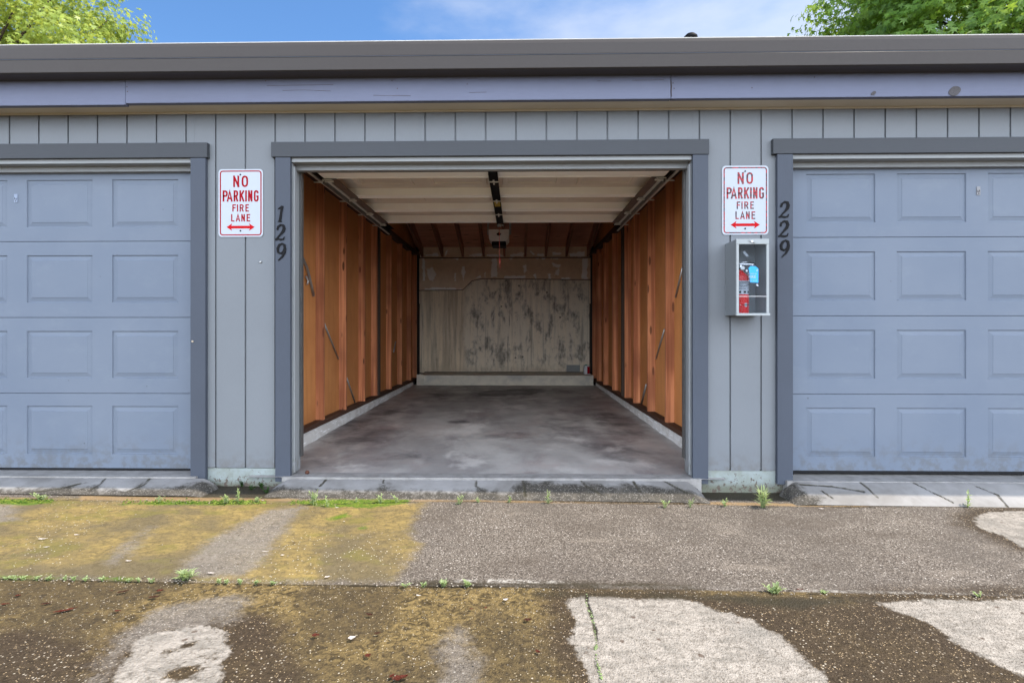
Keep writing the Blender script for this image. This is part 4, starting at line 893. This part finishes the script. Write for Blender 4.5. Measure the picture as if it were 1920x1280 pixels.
m = MB(); m.box(ex[0] - .008, ex[0] + .085, ex[1] - .008, ex[1] + .008, zt + .036, zt + .041, .001); m.tube([(ex[0] - .01, ex[1], zt + .045), (ex[0] + .03, ex[1], zt + .052), (ex[0] + .09, ex[1], zt + .046)], .004, 6); m.build('handle', M['chrome'], fe, off)
m = MB(); m.tube([(ex[0] - .045, ex[1], zt + .018), (ex[0] - .056, ex[1] - .01, zt - .01), (ex[0] - .058, ex[1] - .01, zt - .10), (ex[0] - .056, ex[1] - .008, zb + .13)], .007, 8); m.build('hose', M['black'], fe, off)
m = MB(); a = at(1396, 477, -.12); m.poly([(a[0] - .012, a[1] + .016), (a[0] + .0, a[1] + .024), (a[0] + .026, a[1] - .008), (a[0] + .014, a[1] - .018)], -.121, -.1195); m.build('pull_tag', M['signwhite'], fe, off)
m = MB(); m.tube([(ex[0] + .006, ex[1] - .014, zt + .012), (ex[0] + .006, ex[1] - .024, zt + .012)], .013, 18); m.build('gauge', M['steel'], fe, off)

# ================================================================== TREES
def tree(name, base, c, rad, nclump, nleaf, lsz, mat, label, bias):
    root = empty(name, base, label, 'tree', 'leafy trees behind the garages'); cx, cy, cz = c; rx, ry, rz = rad; r2 = np.random.default_rng(hash(name + label) % 1000 if False else int(cx * 10) % 97 + 5)
    m = MB(); bx, by, bz = base
    top = Vector((cx, cy, cz + rz * .55)); m.tube([base, (bx + .1, by, bz + 2.2), (cx, cy, cz - rz * .35), tuple(top)], [.26, .21, .15, .04], 12); m.build('trunk', M['bark'], root, base)
    # clumps through the crown volume, more at the surface
    d = r2.normal(size=(nclump, 3)); d /= np.linalg.norm(d, axis=1)[:, None]; rad_ = r2.uniform(.45, 1.0, nclump) ** .6
    lump = 1 + .10 * np.sin(d[:, 0] * 7 + d[:, 2] * 5) + .07 * np.sin(d[:, 1] * 11)
    cc = np.stack([cx + d[:, 0] * rx * rad_ * lump, cy + d[:, 1] * ry * rad_ * lump, cz + d[:, 2] * rz * rad_ * lump], 1)
    m = MB()
    for i in range(0, nclump, max(1, nclump // 70)):
        s = Vector((cx, cy, cz - rz * .5 + (cc[i, 2] - cz + rz * .5) * .45)); e = Vector(cc[i]); mid = (s + e) / 2 + Vector((0, 0, -.25 + .3 * r2.random())); m.tube([s, mid, e], [.075, .045, .014], 5)
    m.build('limb', M['bark'], root, base)
    k = r2.integers(0, nclump, nleaf); csz = r2.uniform(.35, .75, nclump)[k]
    off = r2.normal(size=(nleaf, 3)); off /= np.linalg.norm(off, axis=1)[:, None]; off *= (r2.random(nleaf) ** .45)[:, None] * csz[:, None] * np.array([1.15, 1.15, .72]); P = cc[k] + off
    nrm = off / np.linalg.norm(off, axis=1)[:, None] * .8 + (P - np.array(c)) / np.array(rad) * .5 + r2.normal(size=(nleaf, 3)) * .45 + np.array([0, -.1, .45]); nrm /= np.linalg.norm(nrm, axis=1)[:, None]
    t1 = np.cross(nrm, np.array([0, 0, 1.]) + r2.normal(size=(nleaf, 3)) * .3); t1 /= np.linalg.norm(t1, axis=1)[:, None]; t2 = np.cross(nrm, t1)
    sz = lsz * r2.uniform(.7, 1.25, nleaf)
    # palmate leaf outline, tips drooping
    ang = [-90, -50, -18, 12, 40, 65, 90, 115, 140, 168, 198, 230]; rr_ = [.22, .42, .92, .42, 1.0, .45, 1.1, .45, 1.0, .42, .92, .42]
    V = [];
    for a, r_ in zip(ang, rr_):
        V.append(P + (t1 * math.cos(R(a)) + t2 * math.sin(R(a))) * (sz * r_ * .5)[:, None] - nrm * (sz * .14 * r_ ** 2)[:, None])
    V = np.stack(V, 1); n = V.shape[1]; co = V.reshape(-1, 3) - np.array(base); me = bpy.data.meshes.new('crown')
    me.vertices.add(len(co)); me.vertices.foreach_set('co', co.ravel()); me.loops.add(len(co)); me.loops.foreach_set('vertex_index', np.arange(len(co)))
    me.polygons.add(nleaf); me.polygons.foreach_set('loop_start', np.arange(0, len(co), n)); me.polygons.foreach_set('loop_total', np.full(nleaf, n)); me.update(); me.validate(); me.materials.append(mat)
    o = bpy.data.objects.new('crown', me); COL.objects.link(o); o.parent = root
tree('sweetgum_tree', (-14.2, 10.6, -.1), (-14.6, 10.3, 6.3), (4.7, 4.2, 5.6), 950, 100000, .15, M['leafL'], 'yellow green leafy tree beyond the roof at the left', 0)
tree('sweetgum_tree', (11.6, 9.9, -.1), (12.0, 9.8, 7.6), (4.1, 3.6, 4.8), 900, 90000, .19, M['leafR'], 'deep green leafy tree beyond the roof at the right', 0)

# ================================================================== WEEDS
def weed(px, py, h, nst, spread, label, mat='weed', name='weed', lw=.006, ll=.03, seed=None, group='weeds growing in the pavement joints'):
    rs = random.Random(seed or int(px * 3 + py)); x, y = gnd(px, py); z = gz(x) - .004; m = MB(); bm = m.bm
    def leaf(o, d, l, w_):
        d = d.normalized(); sd_ = d.cross(Vector((0, 0, 1))); sd_ = sd_.normalized() if sd_.length > .01 else Vector((1, 0, 0)); u = sd_.cross(d)
        pts = [(0, 0, 0), (.3, 1, .05), (.65, .8, .04), (1, 0, -.10)]
        c_ = [bm.verts.new(o + d * l * p[0] + u * l * p[2]) for p in pts]; a_ = [bm.verts.new(o + d * l * p[0] + sd_ * w_ * p[1] + u * (l * p[2] + w_ * .4)) for p in pts[1:3]]; b_ = [bm.verts.new(o + d * l * p[0] - sd_ * w_ * p[1] + u * (l * p[2] + w_ * .4)) for p in pts[1:3]]
        for L_ in (a_, b_):
            bm.faces.new((c_[0], c_[1], L_[0])); bm.faces.new((c_[1], c_[2], L_[1], L_[0])); bm.faces.new((c_[2], c_[3], L_[1]))
    for s in range(nst):
        a = rs.uniform(0, 6.28); ln = rs.uniform(.1, 1) * spread; hh = h * rs.uniform(.55, 1); b0 = Vector((rs.uniform(-.3, .3) * spread, rs.uniform(-.1, .1) * spread, 0))
        tip = b0 + Vector((math.cos(a) * ln, math.sin(a) * ln * .6, hh)); mid = b0 + Vector((math.cos(a) * ln * .35, math.sin(a) * ln * .2, hh * .6)); m.tube([b0, mid, tip], [.0018, .0014, .0008], 5)
        nl = rs.randint(5, 9)
        for k in range(nl):
            t = (k + .6) / nl; o = b0.lerp(mid, t * 2) if t < .5 else mid.lerp(tip, t * 2 - 1); aa = rs.uniform(0, 6.28); leaf(o, Vector((math.cos(aa), math.sin(aa), rs.uniform(.35, 1.2))), ll * rs.uniform(.6, 1.1) * (1.15 - t * .4), lw * rs.uniform(.7, 1.2))
        leaf(tip, tip - mid, ll * .8, lw * .7)
    bmesh.ops.translate(bm, verts=bm.verts, vec=(x, y, z)); o = m.build(name, M[mat], None, (x, y, z)); tag(o, label, 'weed', group); return o
weed(1430, 950, .10, 11, .045, 'large spiky green weed in front of the right painted foundation', lw=.0045, ll=.06, seed=3)
weed(1358, 948, .04, 3, .02, 'small green weed just left of the large spiky weed', ll=.025)
weed(1815, 951, .09, 2, .008, 'upright leafy weed at the edge of the right apron', lw=.006, ll=.04, seed=9)
weed(1294, 950, .055, 4, .02, 'feathery weed at the right corner of the centre apron', lw=.003, ll=.025)
weed(1245, 950, .045, 4, .03, 'pale low weed near the right end of the centre apron', lw=.004, ll=.028)
weed(1028, 944, .085, 3, .015, 'tall thin weed at the joint below the middle of the open stall', lw=.004, ll=.03, seed=5)
weed(955, 942, .04, 3, .015, 'small weed in the joint left of the tall thin one', lw=.004, ll=.022)
weed(862, 946, .06, 4, .03, 'bushy weed in the joint below the left half of the stall', lw=.004, ll=.03)
weed(897, 942, .035, 4, .025, 'low pale weed between the bushy weed and the small one', lw=.003, ll=.02)
weed(745, 943, .055, 3, .025, 'thin weed at the right end of the green moss', lw=.004, ll=.025)
weed(715, 943, .055, 5, .035, 'cluster of pale weeds on the green moss', lw=.004, ll=.026)
weed(667, 942, .035, 2, .012, 'tiny seedling at the left part of the green moss', lw=.004, ll=.02)
weed(590, 946, .085, 5, .03, 'silvery leafy weed at the left start of the green moss', lw=.006, ll=.03, seed=12)
weed(613, 950, .06, 2, .01, 'narrow weed beside the silvery leafy weed', lw=.005, ll=.026)
weed(448, 941, .085, 3, .02, 'tall bright weed below the left painted foundation', lw=.006, ll=.03, seed=4)
weed(428, 943, .055, 5, .05, 'spreading pale weed beside the tall bright one', lw=.006, ll=.026)
weed(482, 942, .035, 4, .03, 'low weed clump left of the silvery leafy weed', lw=.005, ll=.02)
weed(75, 936, .035, 7, .07, 'low spreading weed at the far left joint', lw=.006, ll=.022)
weed(300, 941, .04, 4, .03, 'small weed below the left apron', lw=.004, ll=.02)
weed(1488, 925, .02, 2, .02, 'tiny weed in the dark corner by the right trim', 'shadeweed', lw=.003, ll=.018)
weed(345, 1086, .03, 7, .055, 'flattened yellow green weed on the lane joint', lw=.006, ll=.045, seed=21)
weed(1452, 1112, .035, 7, .035, 'scrubby weed at the right part of the lane joint', lw=.006, ll=.026, seed=22)
weed(832, 1098, .022, 4, .025, 'left one of two pale weeds on the middle of the lane joint', lw=.005, ll=.02)
weed(877, 1099, .022, 4, .025, 'right one of two pale weeds on the middle of the lane joint', lw=.005, ll=.02)
DK = ['dark weed at the left end of the damp gap by the left door trim', 'second dark weed from the left in the damp gap', 'tallest dark weed against the left painted foundation', 'dark weed under the middle of the left painted foundation', 'dark weed just right of the middle of the left foundation', 'dark weed near the right end of the left foundation', 'dark weed at the right end of the damp gap by the open stall trim']
for px, py in ((370, 920), (395, 915), (420, 908), (455, 912), (470, 918), (490, 915), (500, 924)):
    weed(px, py, .035, 4, .03, DK.pop(0), 'shadeweed', lw=.005, ll=.02, group='dark weeds under the left foundation')
ORD = 'first second third fourth fifth sixth seventh eighth ninth tenth eleventh twelfth thirteenth fourteenth fifteenth sixteenth seventeenth eighteenth nineteenth twentieth last'.split()
for i, px in enumerate((12, 28, 45, 70, 90, 120, 140, 160, 195, 240, 260, 285, 410, 425, 450, 480, 510, 760, 795, 1545, 1835)):
    jyy = 1083 + (px) * 34 / 1920; weed(px, jyy + 1.5, .014, 3, .02, ('%s tiny seedling from the left in the lane joint' % ORD[i]), lw=.004, ll=.013, group='seedlings along the lane joint')
# moss along the crack in the pale patch
m = MB(); rs = random.Random(5)
cp = [(1100, 1112), (1098, 1128), (1106, 1145), (1112, 1165), (1116, 1185), (1118, 1205), (1116, 1225), (1122, 1248), (1128, 1270)]
for a, b in zip(cp[:-1], cp[1:]):
    for k in range(16):
        t = rs.random(); x, y = gnd(a[0] + (b[0] - a[0]) * t + rs.uniform(-2, 2), a[1] + (b[1] - a[1]) * t); r_ = rs.uniform(.002, .0055) * (1 if 1150 > a[1] or 1190 < a[1] < 1225 or a[1] > 1240 else .55)
        m.lathe((x, y, gz(x) - .006), [(0, 0), (r_, .002), (r_ * .8, r_ * .8), (0, r_)], 6)
tag(m.build('moss', M['weed']), kind='stuff')

# ================================================================== FALLEN LEAVES AND PETALS
def litter(px, py, L_, W_, ang, mat, name, label, cat, group, curl=.3, lobes=0):
    x, y = gnd(px, py); z = gz(x) + .001; m = MB(); bm = m.bm; rs = random.Random(int(px + py)); nseg = 6; ca, sa = math.cos(R(ang)), math.sin(R(ang))
    rows = []
    for i in range(nseg + 1):
        t = i / nseg; wv = W_ / 2 * math.sin(math.pi * min(.97, max(.03, t)) ** .8) * (1 + lobes * .5 * math.sin(t * 15 + px)); l = (t - .5) * L_; row = []
        for s in (-1, 0, 1):
            a, b = l, s * wv; row.append(bm.verts.new((a * ca - b * sa, a * sa + b * ca, .0015 + curl * (W_ * .5 * abs(s) * rs.uniform(.3, 1) + L_ * .25 * (2 * t - 1) ** 2 * .5))))
        rows.append(row)
    for i in range(nseg):
        for k in range(2): bm.faces.new((rows[i][k], rows[i][k + 1], rows[i + 1][k + 1], rows[i + 1][k]))
    bmesh.ops.solidify(bm, geom=bm.faces[:], thickness=.0008)
    bmesh.ops.translate(bm, verts=bm.verts, vec=(x, y, z)); tag(m.build(name, M[mat], None, (x, y, z)), label, cat, group)
lf = [(123, 1145, .075, .018, 35, 'deadleaf', 'long red brown leaf, largest on the left of the lane'), (88, 1132, .04, .012, 30, 'brownleaf', 'thin brown leaf just above the long red one'), (34, 1117, .022, .014, 10, 'deadleaf', 'orange red leaf near the left photo edge, upper of two'),
      (10, 1133, .03, .012, 12, 'deadleaf', 'orange red leaf near the left photo edge, lower of two'), (230, 1110, .045, .013, 32, 'brownleaf', 'brown leaf left of the overlapping pair under the joint'), (289, 1120, .038, .016, 20, 'brownleaf', 'dark leaf, lower of the overlapping pair under the joint'), (300, 1108, .026, .018, 15, 'deadleaf', 'reddish leaf, upper of the overlapping pair under the joint'),
      (221, 1146, .024, .012, 5, 'deadleaf', 'small red brown leaf below the overlapping pair'), (750, 1272, .05, .024, 25, 'deadleaf', 'dark red crumpled leaf at the bottom, larger of two'), (735, 1268, .02, .014, 60, 'deadleaf', 'dark red leaf touching the crumpled one at the bottom'), (692, 1153, .03, .014, 160, 'brownleaf', 'curled brown leaf on the lane below the centre weeds'),
      (690, 1230, .02, .02, 20, 'deadleaf', 'small round dark red leaf above the crumpled leaf'), (884, 1142, .018, .009, 10, 'deadleaf', 'tiny red leaf, left of two above the shiny one'), (911, 1140, .014, .01, 50, 'deadleaf', 'tiny red leaf, right of two above the shiny one'), (990, 1163, .03, .02, 15, 'brownleaf', 'shiny dark leaf left of the pale patch'), (1008, 1222, .022, .012, 130, 'deadleaf', 'red brown leaf lower right of the shiny one'),
      (592, 1192, .026, .02, 10, 'deadleaf', 'faded red leaf on the lane between the two pale patches'), (552, 1018, .02, .009, 10, 'brownleaf', 'small brown leaf on the yellow stain'), (210, 1108, .018, .008, 5, 'brownleaf', 'tiny brown leaf far left under the joint'), (1500, 1106, .03, .014, 5, 'deadleaf', 'reddish leaf on the right part of the joint'), (165, 1150, .012, .006, 20, 'brownleaf', 'tiny dark leaf right of the long red one'), (708, 1188, .025, .012, 15, 'brownleaf', 'brown leaf right of the pale crumpled petal')]
for px, py, L_, W_, an, mt, lb in lf: litter(px, py, L_, W_, an, mt, 'fallen_leaf', lb, 'leaf', 'fallen leaves on the pavement', .35, .5)
pt = [(80, 1011, .042, .014, 12, 'longest white petal on the yellow stain at the left'), (143, 1003, .024, .011, -5, 'white petal right of the longest one'), (88, 1026, .020, .010, 20, 'white petal just below the longest one'), (241, 1052, .026, .011, 8, 'white petal beside the small grey streak'), (397, 1075, .038, .010, -3, 'long white petal just above the lane joint'),
      (498, 1034, .034, .005, 5, 'thin white twig like petal on the grey patch'), (530, 1041, .018, .009, 10, 'small white petal right of the thin one'), (614, 1082, .024, .015, 40, 'pinkish white petal above the joint, left of centre'), (785, 1117, .020, .009, -8, 'white petal under the joint near the centre'), (948, 1125, .022, .017, 30, 'cupped white petal left of the pale patch'), (660, 1197, .026, .022, 30, 'pale crumpled petal on the brown lane'),
      (493, 938, .016, .010, 50, 'pale curled petal by the low weed clump'), (632, 952, .020, .010, -10, 'pale oval petal at the edge of the moss'), (1540, 954, .028, .014, -15, 'white petal in front of the right apron'), (275, 937, .010, .010, 0, 'tiny white petal below the left apron'), (645, 978, .010, .010, 20, 'tiny white petal under the moss'), (1272, 1015, .010, .008, 10, 'white speck like petal on the grey aggregate')]
for px, py, L_, W_, an, lb in pt: litter(px, py, L_, W_, an, 'petal', 'petal', lb, 'petal', 'white petals on the pavement', .4)
# crumbled debris at the jamb foot
m = MB(); x, y = gnd(576, 889, .0); m.lathe((x, y, .004), [(0, 0), (.013, .002), (.015, .012), (.009, .022), (0, .024)], 9); tag(m.build('debris_clod', M['brownleaf']), 'small brown dirt clod on the slab edge by the left jamb', 'clod')

# grit: loose stones and crumbs lying in the joints and over the lane
def grit(name, n, cols, seed, spots):
    rs = random.Random(seed); V = []; Fc = []
    for k in range(n):
        x, y, r = spots(rs); z = gz(x) + r * .15 + .0005; b = len(V); sq = rs.uniform(.5, .9); el = rs.uniform(.8, 1.6); a0 = rs.uniform(0, 3.14)
        P_ = [(0, 0, 1)] + [(math.cos(t * 1.256), math.sin(t * 1.256), .15) for t in range(5)] + [(0, 0, -1)]
        for p in P_:
            q = r * rs.uniform(.75, 1.15); px, py = p[0] * q * el, p[1] * q; V.append((x + px * math.cos(a0) - py * math.sin(a0), y + px * math.sin(a0) + py * math.cos(a0), z + p[2] * q * sq))
        for t in range(5): Fc.append((b, b + 1 + t, b + 1 + (t + 1) % 5)); Fc.append((b + 6, b + 1 + (t + 1) % 5, b + 1 + t))
    g = G(name + '_stone', .85, .15); oi = g.noise(60, 1, .5); c = g.mix(g.rng(oi, .42, .58), cols[0], cols[1]); m_ = g.done(c)
    tag(raw(name, V, Fc, m_), kind='stuff')
def near_joint(rs):
    x = rs.uniform(-3.2, 3.0); return x, float(np.interp(x, jx, jy)) + rs.gauss(0, .018), rs.uniform(.0015, .004)
fx_ = [p[0] for p in front]; fy_ = [p[1] for p in front]
def near_front(rs):
    x = rs.uniform(-4, 4); return x, float(np.interp(x, fx_, fy_)) + rs.gauss(.0, .018), rs.uniform(.0015, .0045)
def anywhere(rs):
    return rs.uniform(-3.2, 3.2), rs.uniform(-2.2, -.25), rs.uniform(.0012, .0035)
grit('grit', 700, ((.10, .075, .05), (.34, .30, .25)), 3, near_joint)
grit('soil_crumbs', 800, ((.05, .036, .022), (.25, .20, .15)), 4, near_front)
grit('gravel', 900, ((.30, .26, .22), (.09, .07, .05)), 6, anywhere)

def moss_spot(rs):
    a, b = rs.choice(((545, 765), (545, 765), (230, 480), (-40, 100), (400, 500))); px = rs.uniform(a, b)
    x, y = gnd(px, 941 + rs.gauss(0, 2.2) - (2 if px < 120 else 0)); return x, y, rs.uniform(.0025, .0065)
grit('moss_clumps', 1100, ((.035, .075, .008), (.15, .19, .03)), 8, moss_spot)
